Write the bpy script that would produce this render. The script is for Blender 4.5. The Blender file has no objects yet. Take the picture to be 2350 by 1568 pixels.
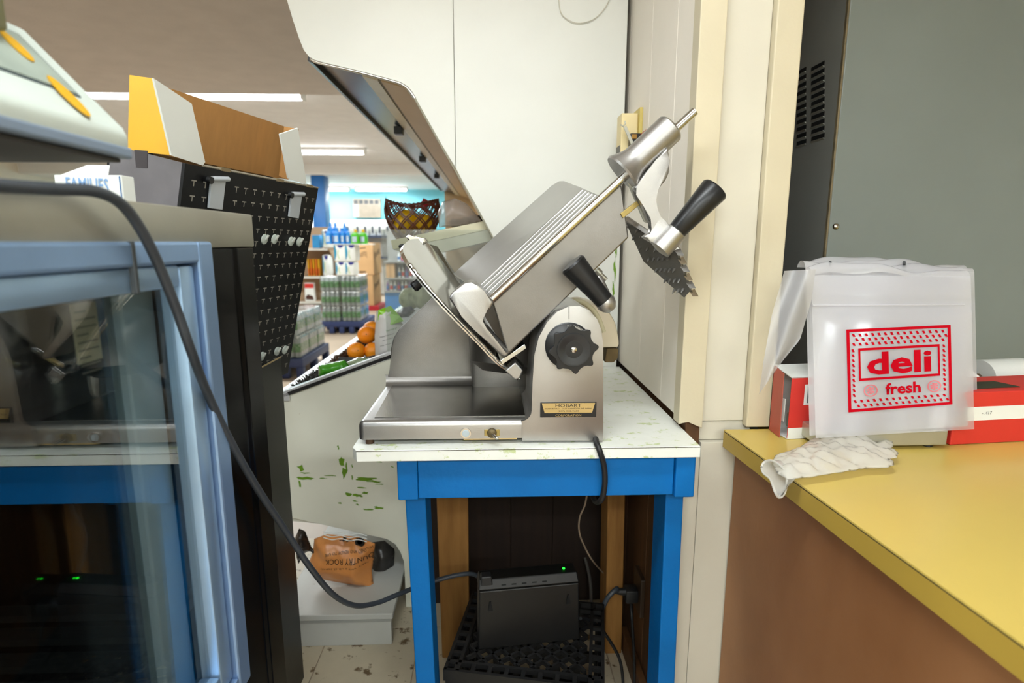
import bpy, bmesh, math, random
from mathutils import Vector, Matrix
random.seed(7)
S = bpy.context.scene
C = S.collection
# ---------------------------------------------------------------- camera
FPX, PITCH, YAW, EYE = 1300.0, math.radians(10), math.radians(2), 1.3
cam_d = bpy.data.cameras.new('camera'); cam = bpy.data.objects.new('camera', cam_d); C.objects.link(cam)
cam_d.sensor_width = 36.0; cam_d.lens = FPX / 2350 * 36.0
cam_d.clip_start = 0.02; cam_d.clip_end = 60
cam.location = (0, 0, EYE); cam.rotation_euler = (math.pi / 2 - PITCH, 0, -YAW)
cam_d.dof.use_dof = True; cam_d.dof.focus_distance = 1.24; cam_d.dof.aperture_fstop = 3.4
S.camera = cam
# ---------------------------------------------------------------- world, exposure
W = bpy.data.worlds.new('world'); S.world = W; W.use_nodes = True
W.node_tree.nodes['Background'].inputs[0].default_value = (0.9, 0.95, 1, 1)
W.node_tree.nodes['Background'].inputs[1].default_value = 0.05
S.view_settings.view_transform = 'Standard'; S.view_settings.look = 'None'
S.view_settings.gamma = 1.0; S.view_settings.use_curve_mapping = False
S.view_settings.exposure = 0.55
# fluorescent fixtures over the deli counter (their housings are built with the ceiling)
LAMPS = [(-0.1, -1.75, 2.47), (-2.2, -0.2, 2.47), (1.5, -2.2, 2.47), (-1.3, -2.1, 2.47), (-0.15, 0.4, 2.47)]  # the lamp over the cooler is added, unseen, to brighten the side wall
def area(name, loc, sx, sy, power, col=(1, 0.97, 0.9), rot=(0, 0, 0)):
    d = bpy.data.lights.new(name, 'AREA'); d.shape = 'RECTANGLE'; d.size = sx; d.size_y = sy
    d.energy = power; d.color = col
    o = bpy.data.objects.new(name, d); C.objects.link(o); o.location = loc; o.rotation_euler = rot
    return o
for l in LAMPS: area('deli_tube_light', (l[0], l[1], l[2] - 0.062), 1.2, 0.2, 15 if l[1] > 0.3 else 46, (0.87, 0.965, 1.0))
SZ, FZ = 2.72, 2.53
STORE = [(-3.82, 5.95, SZ), (-2.44, 5.95, SZ), (-4.3, 9.5, SZ), (-2.62, 9.5, SZ), (-5.3, 13.9, FZ), (-3.95, 13.9, FZ), (-2.6, 13.9, FZ), (-0.4, 9.5, SZ), (0.2, 13.9, FZ), (1.5, 9.5, SZ)]
for x, y, z in STORE: area('store_tube_light', (x, y, z - 0.07), 1.2, 0.16, 30 if z == FZ else 46, (0.90, 0.975, 1.0))
produce_fill = area('produce_fill_light', (-0.33, 3.0, 1.80), 0.08, 2.0, 9, (1, 0.97, 0.92))  # added fill under the canopy, no fixture, brightens the produce

# ---------------------------------------------------------------- pixel -> place
def ray(x, y):
    u = (x - 1175) / FPX; v = (784 - y) / FPX
    fy = math.cos(PITCH) + v * math.sin(PITCH); z = v * math.cos(PITCH) - math.sin(PITCH)
    return Vector((u * math.cos(YAW) + fy * math.sin(YAW), -u * math.sin(YAW) + fy * math.cos(YAW), z))
EYEV = Vector((0, 0, EYE))
def P(x, y, Y):
    r = ray(x, y); return EYEV + r * (Y / r.y)
def Pz(x, y, z):
    r = ray(x, y); return EYEV + r * ((z - EYE) / r.z)
def Px(x, y, X):
    r = ray(x, y); return EYEV + r * (X / r.x)
def Pp(x, y, o, n):
    r = ray(x, y); return EYEV + r * ((o - EYEV).dot(n) / r.dot(n))
# ---------------------------------------------------------------- materials
def lin(h):
    h = h.lstrip('#'); c = [int(h[i:i + 2], 16) / 255 for i in (0, 2, 4)]
    return tuple((v / 12.92 if v <= 0.04045 else ((v + 0.055) / 1.055) ** 2.4) for v in c) + (1,)
MATS = {}
def mat(name, col, rough=0.5, metal=0.0, var=0.08, scale=8.0, bump=0.0, bscale=150.0, col2=None, th=None, stretch=(1, 1, 1), coat=0.0, rvar=0.0, emis=None, es=0.0, dark=None, spec=0.5, trans=0.0, sss=0.0):
    """principled material with noise variation; col2 + th = blotches of a second colour"""
    if name in MATS: return MATS[name]
    m = bpy.data.materials.new(name); m.use_nodes = True; nt = m.node_tree; b = nt.nodes['Principled BSDF']
    b.inputs['Roughness'].default_value = rough; b.inputs['Metallic'].default_value = metal
    b.inputs['Specular IOR Level'].default_value = spec
    if coat: b.inputs['Coat Weight'].default_value = coat; b.inputs['Coat Roughness'].default_value = 0.1
    if trans: b.inputs['Transmission Weight'].default_value = trans
    if sss: b.inputs['Subsurface Weight'].default_value = sss; b.inputs['Subsurface Radius'].default_value = (.02, .02, .02)
    c1 = lin(col)
    tc = nt.nodes.new('ShaderNodeTexCoord'); mp = nt.nodes.new('ShaderNodeMapping'); mp.inputs['Scale'].default_value = stretch
    nt.links.new(tc.outputs['Object'], mp.inputs[0])
    n = nt.nodes.new('ShaderNodeTexNoise'); n.inputs['Scale'].default_value = scale; n.inputs['Detail'].default_value = 6
    nt.links.new(mp.outputs[0], n.inputs['Vector'])
    cr = nt.nodes.new('ShaderNodeValToRGB')
    cr.color_ramp.elements[0].position = 0.3; cr.color_ramp.elements[1].position = 0.7
    d = lin(dark) if dark else tuple(v * (1 - var * 2) for v in c1[:3]) + (1,)
    cr.color_ramp.elements[0].color = d; cr.color_ramp.elements[1].color = c1
    nt.links.new(n.outputs['Fac'], cr.inputs[0]); out = cr.outputs[0]
    if col2:
        n2 = nt.nodes.new('ShaderNodeTexNoise'); n2.inputs['Scale'].default_value = scale * 2.3; n2.inputs['Detail'].default_value = 8; n2.inputs['Roughness'].default_value = 0.65
        nt.links.new(mp.outputs[0], n2.inputs['Vector'])
        r2 = nt.nodes.new('ShaderNodeValToRGB'); r2.color_ramp.elements[0].position = th; r2.color_ramp.elements[1].position = min(th + 0.05, 1)
        r2.color_ramp.elements[0].color = (0, 0, 0, 1); r2.color_ramp.elements[1].color = (1, 1, 1, 1)
        nt.links.new(n2.outputs['Fac'], r2.inputs[0])
        mx = nt.nodes.new('ShaderNodeMix'); mx.data_type = 'RGBA'
        nt.links.new(r2.outputs[0], mx.inputs[0]); nt.links.new(out, mx.inputs[6]); mx.inputs[7].default_value = lin(col2)
        out = mx.outputs[2]
    nt.links.new(out, b.inputs['Base Color'])
    if rvar:
        mr = nt.nodes.new('ShaderNodeMapRange'); mr.inputs[3].default_value = max(rough - rvar, 0.02); mr.inputs[4].default_value = rough + rvar
        nt.links.new(n.outputs['Fac'], mr.inputs[0]); nt.links.new(mr.outputs[0], b.inputs['Roughness'])
    if bump:
        nb = nt.nodes.new('ShaderNodeTexNoise'); nb.inputs['Scale'].default_value = bscale; nb.inputs['Detail'].default_value = 4
        nt.links.new(mp.outputs[0], nb.inputs['Vector'])
        bp = nt.nodes.new('ShaderNodeBump'); bp.inputs['Strength'].default_value = bump; bp.inputs['Distance'].default_value = 0.004
        nt.links.new(nb.outputs['Fac'], bp.inputs['Height']); nt.links.new(bp.outputs[0], b.inputs['Normal'])
    if emis:
        b.inputs['Emission Color'].default_value = lin(emis); b.inputs['Emission Strength'].default_value = es
    MATS[name] = m; return m
def film(name, tint='ffffff', clear=0.7, diff='ffffff', rough=0.1, gloss=1.0, bump=0.0, bscale=40):
    """thin clear sheet: transparent + milky body + Fresnel gloss"""
    if name in MATS: return MATS[name]
    m = bpy.data.materials.new(name); m.use_nodes = True; nt = m.node_tree; nt.nodes.clear()
    o = nt.nodes.new('ShaderNodeOutputMaterial'); tr = nt.nodes.new('ShaderNodeBsdfTransparent'); tr.inputs[0].default_value = lin(tint)
    df = nt.nodes.new('ShaderNodeBsdfDiffuse'); df.inputs[0].default_value = lin(diff)
    tl = nt.nodes.new('ShaderNodeBsdfTranslucent'); tl.inputs[0].default_value = lin(diff)
    ad = nt.nodes.new('ShaderNodeMixShader'); ad.inputs[0].default_value = 0.4
    nt.links.new(df.outputs[0], ad.inputs[1]); nt.links.new(tl.outputs[0], ad.inputs[2])
    a = nt.nodes.new('ShaderNodeMixShader'); a.inputs[0].default_value = 1 - clear
    nt.links.new(tr.outputs[0], a.inputs[1]); nt.links.new(ad.outputs[0], a.inputs[2])
    gl = nt.nodes.new('ShaderNodeBsdfGlossy'); gl.inputs['Roughness'].default_value = rough
    ge = nt.nodes.new('ShaderNodeNewGeometry'); vd = nt.nodes.new('ShaderNodeVectorMath'); vd.operation = 'DOT_PRODUCT'
    nt.links.new(ge.outputs['Incoming'], vd.inputs[0]); nt.links.new(ge.outputs['Normal'], vd.inputs[1])
    def mth(op, a, b=None, c=None):
        q = nt.nodes.new('ShaderNodeMath'); q.operation = op
        for i, v in enumerate((a, b, c)):
            if v is None: continue
            if isinstance(v, (int, float)): q.inputs[i].default_value = v
            else: nt.links.new(v, q.inputs[i])
        return q
    ab = mth('ABSOLUTE', vd.outputs['Value']); om = mth('SUBTRACT', 1.0, ab.outputs[0]); pw = mth('POWER', om.outputs[0], 5.0)
    sk = mth('MULTIPLY_ADD', pw.outputs[0], 0.96, 0.04); mu = mth('MULTIPLY', sk.outputs[0], gloss); mu.use_clamp = True
    b = nt.nodes.new('ShaderNodeMixShader'); nt.links.new(mu.outputs[0], b.inputs[0]); nt.links.new(a.outputs[0], b.inputs[1]); nt.links.new(gl.outputs[0], b.inputs[2])
    if bump:
        tc = nt.nodes.new('ShaderNodeTexCoord'); nb = nt.nodes.new('ShaderNodeTexNoise'); nb.inputs['Scale'].default_value = bscale; nb.inputs['Detail'].default_value = 3
        nt.links.new(tc.outputs['Object'], nb.inputs['Vector'])
        bp = nt.nodes.new('ShaderNodeBump'); bp.inputs['Strength'].default_value = bump; bp.inputs['Distance'].default_value = 0.01
        nt.links.new(nb.outputs['Fac'], bp.inputs['Height'])
        for nd in (gl, df): nt.links.new(bp.outputs[0], nd.inputs['Normal'])
    nt.links.new(b.outputs[0], o.inputs[0]); MATS[name] = m; return m
# palette
ALU = mat('brushed_aluminium', 'b6b4b1', 0.38, 0.95, 0.07, 7, 0.05, 500, rvar=0.08)
ALUD = mat('dull_aluminium', '93908c', 0.42, 0.95, 0.12, 9, 0.08, 400, rvar=0.08)
CHROME = mat('polished_steel', 'd5d4cf', 0.16, 1.0, 0.05, 10)
STEEL = mat('stainless_steel', 'c2c1b4', 0.42, 0.75, 0.10, 6, 0.04, 300)
BLACKP = mat('black_plastic', '17181a', 0.35, 0, 0.1, 20)
BLACKM = mat('matte_black', '141414', 0.6, 0, 0.1, 20, 0.1)
RUBBER = mat('black_rubber', '1a1b1d', 0.5, 0, 0.08, 30)
GREYCORD = mat('grey_cord', '3a4048', 0.45, 0, 0.1, 30)
WHITEP = mat('white_enamel', 'e6e7e0', 0.38, 0, 0.03, 3, 0.03, 30, col2='d9cfae', th=0.73)
PANEL2 = mat('aged_white_enamel', 'e6e6d6', 0.4, 0, 0.05, 4, 0.03, 60, col2='b8a888', th=0.70)
CREAM = mat('cream_paint', 'cfc9b8', 0.5, 0, 0.04, 4, 0.08, 60, col2='d8bf94', th=0.74)
CREAM2 = mat('cream_paint_yellowed', 'cdc2a6', 0.5, 0, 0.05, 4, 0.12, 60, col2='cfae7c', th=0.74)
WALLB = mat('pale_panelling', 'f1e9dc', 0.5, 0, 0.03, 4, 0.08, 60, col2='dcc9a4', th=0.75)
BLUE = mat('blue_paint', '0069b2', 0.5, 0, 0.06, 9, 0.25, 45, col2='0b5f8c', th=0.72, spec=0.25)
LAM = mat('marbled_laminate', 'eceee6', 0.35, 0, 0.03, 16, 0, 1, col2='c4d09a', th=0.58, stretch=(1, 1.6, 1))
YELLOW = mat('yellow_laminate', 'd2b75e', 0.28, 0, 0.05, 3, 0.02, 30, spec=0.5)
YEDGE = mat('yellow_edge_band', 'b8993f', 0.4, 0, 0.05, 6)
DARKLINE = mat('dark_seam', '3a2f20', 0.7)
BROWNP = mat('brown_hardboard', 'a07048', 0.5, 0, 0.25, 4, 0.1, 80, col2='6a431f', th=0.66, stretch=(1, 1, .6), dark='80522c')
STUD = mat('pine_stud', 'a8783c', 0.65, 0, 0.12, 5, 0.15, 60, stretch=(6, 6, .6), dark='80551f')
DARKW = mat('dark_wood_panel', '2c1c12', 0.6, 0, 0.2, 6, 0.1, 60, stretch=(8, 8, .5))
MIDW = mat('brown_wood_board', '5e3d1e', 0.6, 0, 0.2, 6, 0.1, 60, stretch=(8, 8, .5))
GREYC = mat('grey_enamel', '8c9592', 0.42, 0.15, 0.05, 2.5, 0.03, 80, col2='76706a', th=0.68)
GREYCD = mat('grey_enamel_side', 'a9aca6', 0.5, 0.15, 0.08, 3, 0.05, 80)
CARD = mat('brown_cardboard', 'c08c50', 0.75, 0, 0.06, 60, 0.08, 200, stretch=(1, 1, .1))
CARDB = mat('shipping_cardboard', 'c39a6a', 0.8, 0, 0.05, 6)
WHITEC = mat('white_card', 'edf0ec', 0.6, 0, 0.02, 6)
YELC = mat('yellow_card', 'd8a41a', 0.5, 0, 0.02, 6)
RED = mat('red_card', 'd8352c', 0.45, 0, 0.05, 8)
REDINK = mat('red_ink', 'b80018', 0.8, 0, 0.05, 8, spec=0.1)
INK = mat('black_ink', '1a1814', 0.5)
GOLDPL = mat('gold_plate', 'c9ac70', 0.35, 0.3, 0.05, 20)
NAVYP = mat('navy_plastic', '26345f', 0.5, 0, 0.08, 8)
ORANGE = mat('orange_peel', 'ffa01c', 0.4, 0, 0.06, 10, 0.3, 260, dark='fb8a10')
TEXTB = mat('blue_ink', '3f78b8', 0.5)
# ---------------------------------------------------------------- mesh helpers
def setp(o, label=None, cat=None, group=None, kind=None):
    if label: o['label'] = label
    if cat: o['category'] = cat
    if group: o['group'] = group
    if kind: o['kind'] = kind
    return o
def thing(name, loc, label, cat, group=None):
    o = bpy.data.objects.new(name, None); C.objects.link(o); o.location = loc; o.empty_display_size = 0.05
    return setp(o, label, cat, group)
def wmat(o):
    m = Matrix.Translation(o.location) @ o.rotation_euler.to_matrix().to_4x4()
    return (wmat(o.parent) @ o.matrix_parent_inverse @ m) if o.parent else m
def link(name, me, m=None, parent=None, label=None):
    o = bpy.data.objects.new(name, me); C.objects.link(o)
    if m is not None and not me.materials:
        for q in (m if isinstance(m, (list, tuple)) else [m]): me.materials.append(q)
    if parent is not None:
        o.parent = parent; o.matrix_parent_inverse = wmat(parent).inverted()
    if label: o['label'] = label
    return o
def finish(bm, name, m, parent=None, smooth=False, label=None, ang=40):
    bmesh.ops.recalc_face_normals(bm, faces=bm.faces)
    me = bpy.data.meshes.new(name); bm.to_mesh(me); bm.free()
    if smooth:
        for p in me.polygons: p.use_smooth = True
        if ang < 180:
            try: me.set_sharp_from_angle(angle=math.radians(ang))
            except Exception: pass
    return link(name, me, m, parent, label)
def bevel(bm, w, seg=2, edges=None):
    if w > 0: bmesh.ops.bevel(bm, geom=list(edges if edges is not None else bm.edges), offset=w, segments=seg, affect='EDGES', profile=0.5, clamp_overlap=True)
def box_bm(bm, x0, x1, y0, y1, z0, z1):
    vs = [bm.verts.new(p) for p in ((x0, y0, z0), (x1, y0, z0), (x1, y1, z0), (x0, y1, z0), (x0, y0, z1), (x1, y0, z1), (x1, y1, z1), (x0, y1, z1))]
    for f in ((0, 1, 2, 3), (4, 5, 6, 7), (0, 1, 5, 4), (1, 2, 6, 5), (2, 3, 7, 6), (3, 0, 4, 7)): bm.faces.new([vs[i] for i in f])
    return vs
def box(name, x0, x1, y0, y1, z0, z1, m, parent=None, bev=0.0, label=None, rot=None, seg=2):
    bm = bmesh.new(); box_bm(bm, x0, x1, y0, y1, z0, z1); bevel(bm, bev, seg)
    if rot:
        bmesh.ops.rotate(bm, verts=bm.verts, cent=((x0 + x1) / 2, (y0 + y1) / 2, z0), matrix=Matrix.Rotation(rot, 3, 'Z'))
    return finish(bm, name, m, parent, bev > 0.004, label)
def hexa(name, near, far, m, parent=None, bev=0.0, label=None, smooth=False, seg=2):
    """solid between two polygons with the same number of corners"""
    bm = bmesh.new(); a = [bm.verts.new(p) for p in near]; b = [bm.verts.new(p) for p in far]; n = len(a)
    bm.faces.new(a); bm.faces.new(list(reversed(b)))
    for i in range(n): bm.faces.new((a[i], b[i], b[(i + 1) % n], a[(i + 1) % n]))
    bevel(bm, bev, seg)
    return finish(bm, name, m, parent, smooth or bev > 0.003, label)
def prism(name, poly, y0, y1, m, parent=None, bev=0.0, label=None, smooth=False, seg=2):
    """poly = [(x, z)] extruded along Y"""
    return hexa(name, [(x, y0, z) for x, z in poly], [(x, y1, z) for x, z in poly], m, parent, bev, label, smooth, seg)
def pxpoly(pts, Y):
    r = [P(x, y, Y) for x, y in pts]; return [(v.x, v.z) for v in r]
def slab(name, pts, nrm, t, m, parent=None, bev=0.0, label=None, smooth=False):
    n = Vector(nrm).normalized() * t
    return hexa(name, [Vector(p) for p in pts], [Vector(p) + n for p in pts], m, parent, bev, label, smooth)
def catmull(pts, n=8, closed=False):
    pts = [Vector(p) for p in pts]; out = []
    N = len(pts); rng = range(N if closed else N - 1)
    for i in rng:
        g = (lambda k: pts[k % N]) if closed else (lambda k: pts[min(max(k, 0), N - 1)])
        p0, p1, p2, p3 = g(i - 1), g(i), g(i + 1), g(i + 2)
        for k in range(n):
            t = k / n
            out.append(0.5 * ((2 * p1) + (p2 - p0) * t + (2 * p0 - 5 * p1 + 4 * p2 - p3) * t * t + (3 * p1 - p0 - 3 * p2 + p3) * t ** 3))
    if not closed: out.append(pts[-1])
    return out
def tube_bm(bm, pts, r, seg=8, closed=False, cap=True):
    pts = [Vector(p) for p in pts]; N = len(pts); rings = []
    up = None
    for i in range(N):
        a = pts[i - 1] if (i > 0 or closed) else pts[i]; b = pts[(i + 1) % N] if (i < N - 1 or closed) else pts[i]
        t = (b - a).normalized() if (b - a).length > 1e-9 else Vector((0, 0, 1))
        if up is None: up = t.orthogonal().normalized()
        up = (up - t * up.dot(t)); up = up.normalized() if up.length > 1e-6 else t.orthogonal().normalized()
        s = t.cross(up); rr = r[i] if isinstance(r, (list, tuple)) else r
        rings.append([bm.verts.new(pts[i] + (up * math.cos(2 * math.pi * k / seg) + s * math.sin(2 * math.pi * k / seg)) * rr) for k in range(seg)])
    for i in range(N if closed else N - 1):
        A, B = rings[i], rings[(i + 1) % N]
        for k in range(seg): bm.faces.new((A[k], A[(k + 1) % seg], B[(k + 1) % seg], B[k]))
    if cap and not closed: bm.faces.new(rings[0]); bm.faces.new(rings[-1])
def tube(name, pts, r, m, parent=None, seg=10, closed=False, label=None, n=0):
    if n: pts = catmull(pts, n, closed)
    bm = bmesh.new(); tube_bm(bm, pts, r, seg, closed); return finish(bm, name, m, parent, True, label, 50)
def lathe_bm(bm, prof, o, ax, seg=24):
    """prof = [(distance along axis, radius)]"""
    ax = Vector(ax).normalized(); a = ax.orthogonal().normalized(); b = ax.cross(a); o = Vector(o); rings = []
    for d, r in prof:
        if r < 1e-6: rings.append([bm.verts.new(o + ax * d)])
        else: rings.append([bm.verts.new(o + ax * d + (a * math.cos(2 * math.pi * k / seg) + b * math.sin(2 * math.pi * k / seg)) * r) for k in range(seg)])
    for A, B in zip(rings, rings[1:]):
        for k in range(seg):
            q = []
            for v in ((A[0] if len(A) == 1 else A[k]), (A[0] if len(A) == 1 else A[(k + 1) % seg]), (B[0] if len(B) == 1 else B[(k + 1) % seg]), (B[0] if len(B) == 1 else B[k])):
                if v not in q: q.append(v)
            if len(q) > 2: bm.faces.new(q)
    if len(rings[0]) > 1: bm.faces.new(rings[0])
    if len(rings[-1]) > 1: bm.faces.new(rings[-1])
def lathe(name, prof, o, ax, m, parent=None, seg=24, label=None, ang=40):
    bm = bmesh.new(); lathe_bm(bm, prof, o, ax, seg); return finish(bm, name, m, parent, True, label, ang)
def inside(p, poly):
    c = False; n = len(poly); x, y = p
    for i in range(n):
        x1, y1 = poly[i]; x2, y2 = poly[i - 1]
        if (y1 > y) != (y2 > y) and x < (x2 - x1) * (y - y1) / (y2 - y1) + x1: c = not c
    return c
def edist(p, poly):
    best = 1e9; n = len(poly)
    for i in range(n):
        ax, ay = poly[i - 1]; bx, by = poly[i]; dx, dy = bx - ax, by - ay
        t = max(0, min(1, ((p[0] - ax) * dx + (p[1] - ay) * dy) / (dx * dx + dy * dy + 1e-12)))
        best = min(best, math.hypot(p[0] - ax - t * dx, p[1] - ay - t * dy))
    return best
def pillow(name, poly, frame, thick, m, parent=None, res=36, soft=0.5, both=True, noise=0.0, nsc=30, label=None, seed=0):
    """puffed flat shape: poly in (a, b), frame = (origin, ea, eb, en)"""
    o, ea, eb, en = [Vector(v) for v in frame]
    xs = [p[0] for p in poly]; ys = [p[1] for p in poly]; w = max(xs) - min(xs); h = max(ys) - min(ys)
    st = max(w, h) / res; bm = bmesh.new(); top = {}; bot = {}
    mxd = max(edist((min(xs) + w * i / 24, min(ys) + h * j / 24), poly) if inside((min(xs) + w * i / 24, min(ys) + h * j / 24), poly) else 0 for i in range(25) for j in range(25))
    from mathutils import noise as NZ
    nx = int(w / st) + 2; ny = int(h / st) + 2; ins = {}
    for i in range(nx + 1):
        for j in range(ny + 1):
            p = (min(xs) - st / 2 + i * st, min(ys) - st / 2 + j * st)
            if inside(p, poly): ins[i, j] = p
    def near(p):
        best = (1e9, p)
        for i in range(len(poly)):
            ax, ay = poly[i - 1]; bx, by = poly[i]; dx, dy = bx - ax, by - ay
            t = max(0, min(1, ((p[0] - ax) * dx + (p[1] - ay) * dy) / (dx * dx + dy * dy + 1e-12)))
            q = (ax + t * dx, ay + t * dy); d = math.hypot(p[0] - q[0], p[1] - q[1])
            if d < best[0]: best = (d, q)
        return best
    def vert(k, p, sgn, d):
        hgt = thick * (min(1, d / (mxd * soft + 1e-9))); hgt = thick * math.sin(min(1, d / (mxd * soft + 1e-9)) * math.pi / 2) if d > 0 else 0
        nz = NZ.noise(Vector((p[0] * nsc, p[1] * nsc, seed + sgn * 3.3))) * noise * min(1, d / (mxd * 0.25 + 1e-9)) if noise else 0
        return o + ea * p[0] + eb * p[1] + en * (sgn * hgt / (2 if both else 1) + nz + (thick / 2 if both else 0))
    cells = [(i, j) for i in range(nx) for j in range(ny) if any(q in ins for q in ((i, j), (i + 1, j), (i, j + 1), (i + 1, j + 1)))]
    pts = {}
    for (i, j) in cells:
        for k in ((i, j), (i + 1, j), (i + 1, j + 1), (i, j + 1)):
            if k in pts: continue
            p = (min(xs) - st / 2 + k[0] * st, min(ys) - st / 2 + k[1] * st); d, q = near(p)
            if k in ins and d > st * 0.3: pts[k] = (p, d)
            else: pts[k] = (q, 0)
    for k, (p, d) in pts.items():
        top[k] = bm.verts.new(vert(k, p, 1, d)); bot[k] = bm.verts.new(vert(k, p, -1, d)) if d > 0 else top[k]
    if not both:
        for k in bot:
            if pts[k][1] > 0: bot[k].co = o + ea * pts[k][0][0] + eb * pts[k][0][1]
    for (i, j) in cells:
        ks = ((i, j), (i + 1, j), (i + 1, j + 1), (i, j + 1))
        for D in (top, bot):
            try:
                f = [D[k] for k in ks]
                if D is bot: f.reverse()
                bm.faces.new(f)
            except ValueError: pass
    bmesh.ops.remove_doubles(bm, verts=bm.verts, dist=st * 0.05)
    return finish(bm, name, m, parent, True, label, 180)
def text(name, s, o, ex, ey, height, m, parent=None, width=None, align='CENTER', extr=0.0, bold=0.0):
    """flat lettering mesh: o = anchor (middle), ex/ey = reading and up directions"""
    cu = bpy.data.curves.new(name, 'FONT'); cu.body = s; cu.align_x = align; cu.align_y = 'CENTER'; cu.size = 1; cu.extrude = extr; cu.offset = bold; cu.resolution_u = 2
    t = bpy.data.objects.new('tmp', cu); C.objects.link(t); bpy.context.view_layer.update()
    me = bpy.data.meshes.new_from_object(t.evaluated_get(bpy.context.evaluated_depsgraph_get())); me.name = name
    bpy.data.objects.remove(t); bpy.data.curves.remove(cu)
    xs = [v.co.x for v in me.vertices]; ys = [v.co.y for v in me.vertices]
    if not xs: return None
    w = max(xs) - min(xs); h = max(ys) - min(ys); sy = height / h; sx = width / w if width else sy
    ex = Vector(ex).normalized(); ey = Vector(ey).normalized(); en = ex.cross(ey); o = Vector(o); cy = (max(ys) + min(ys)) / 2; cx = (max(xs) + min(xs)) / 2 if align == 'CENTER' else 0
    for v in me.vertices: v.co = o + ex * ((v.co.x - cx) * sx) + ey * ((v.co.y - cy) * sy) + en * v.co.z
    me.materials.clear(); return link(name, me, m, parent)
def copy_tree(o, off, parent=None):
    c = o.copy(); C.objects.link(c)
    if parent is None: c.location = o.location + Vector(off)
    else: c.parent = parent; c.matrix_parent_inverse = o.matrix_parent_inverse.copy()
    for ch in o.children: copy_tree(ch, off, c)
    return c
def struct(o): o['kind'] = 'structure'; return o
# ================================================================ the setting
TT = 0.8835                                    # table and counter top height
TILE = mat('floor_tile', 'd3c7ad', 0.45, 0, 0.10, 6, 0.03, 60, col2='6b5436', th=0.565)
FLOORM = mat('store_floor', 'b5a28c', 0.4, 0, 0.05, 2, 0.02, 40)
fl = struct(box('floor', -9, 4, -3.2, 15.2, -0.1, -0.004, FLOORM))
tm = None
for i in range(9):
    for j in range(6):
        x0 = -1.47 + i * 0.305; y0 = 0.53 + j * 0.305
        if tm is None:
            o = box('tile', 0.0015, 0.3035, 0.0015, 0.3035, -0.006, 0.0, TILE, fl, 0.001); tm = o
            o.location = (x0, y0, 0)
        else:
            o = tm.copy(); C.objects.link(o); o.location = (x0, y0, 0)
CEIL = mat('textured_ceiling', 'd2c8c0', 0.8, 0, 0.04, 6, 0.5, 45)
CEIL2 = mat('store_ceiling_paint', 'e2e0de', 0.8, 0, 0.04, 5, 0.6, 30)
EDGE_Y = 5.04
struct(box('ceiling', -9, 4, -3.2, EDGE_Y, 2.5, 2.9, CEIL))
struct(box('ceiling.001', -9, 4, EDGE_Y, 15.2, SZ + 0.05, 2.9, CEIL2))
BEAM = mat('white_soffit_paint', 'e9e8e4', 0.6, 0, 0.02, 4)
struct(box('trim_1', -9, 4, 11.5, 14.6, FZ + .05, SZ + 0.05, BEAM))
CYAN = mat('turquoise_wall_paint', '7fd3e2', 0.5, 0, 0.03, 2, 0.05, 30)
struct(box('wall_back', -9, 4, 14.6, 14.8, -0.1, 2.9, CYAN))
OFFW = mat('off_white_wall', 'e4ddcc', 0.6, 0, 0.03, 2)
struct(box('wall_left', -9.2, -9, -3.2, 15.2, -0.1, 2.9, OFFW))
struct(box('wall_front', -9, 4, -3.0, -2.8, -0.1, 2.9, OFFW))
struct(box('wall_far_right', 4, 4.2, -3.2, 15.2, -0.1, 2.9, OFFW))
# side wall beyond the table: cream boards above the table line, bare wood below
WX = 0.432
wr = struct(box('wall_right', WX + 0.014, WX + 0.09, 1.245, 6.6, 0, 2.5, MIDW))
yb = [1.245, 1.40, 1.62, 1.87, 2.12, 2.4]
for a, b in zip(yb, yb[1:]):
    box('panel_board', WX, WX + 0.014, a + 0.001, b - 0.001, TT + 0.012, 2.498, WALLB, wr, 0.0015)
for a, b in ((1.25, 1.47), (1.475, 1.70), (1.705, 1.88)):
    box('lower_board', WX + 0.002, WX + 0.014, a, b, 0.002, TT - 0.05, MIDW, wr, 0.0015)
# the end of that wall: cream trim boards of a post
YF = 1.205
tA = struct(prism('trim_2', [(P(1557, 985, YF).x, TT + 0.012), (P(1580, 972, YF).x, TT + 0.020), (P(1612, 982, YF).x, TT + 0.002), (P(1612, 982, YF).x, 2.498), (P(1557, 985, YF).x, 2.498)], YF, 1.245, CREAM2, bev=0.002))
xB0, xB1 = P(1612, 975, YF).x + 0.0005, P(1703, 975, YF + .02).x
struct(box('trim_3', xB0, xB1, YF + 0.018, 1.245, TT + 0.014, 2.498, CREAM, bev=0.002))
xC1 = P(1797, 629, YF).x
struct(box('trim_4', xB1 + 0.0005, xC1, YF, 1.30, TT + 0.004, 2.498, CREAM2, bev=0.003))
struct(box('trim_5', xB0, xB1 + 0.02, YF + 0.022, 1.245, TT - 0.032, TT + 0.012, CREAM, bev=0.002))
struct(box('trim_6', WX + 0.004, xB0 - 0.001, YF + 0.012, 1.244, TT - 0.05, TT + 0.018, MIDW, bev=0.003))
xL0 = P(1567, 1150, YF).x
for k, (a, b) in enumerate(((xL0, xL0 + 0.036), (xL0 + 0.037, P(1700, 1085, YF).x + 0.012))):
    struct(box('trim_%d' % (7 + k), a, b, YF + 0.006, 1.243, 0.0, TT - 0.033 - 0.02 * (1 - k), CREAM, bev=0.0015))
struct(box('baseboard_right', WX - 0.022, WX, 1.30, 1.64, 0, 0.07, MIDW, bev=0.003))
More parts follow.
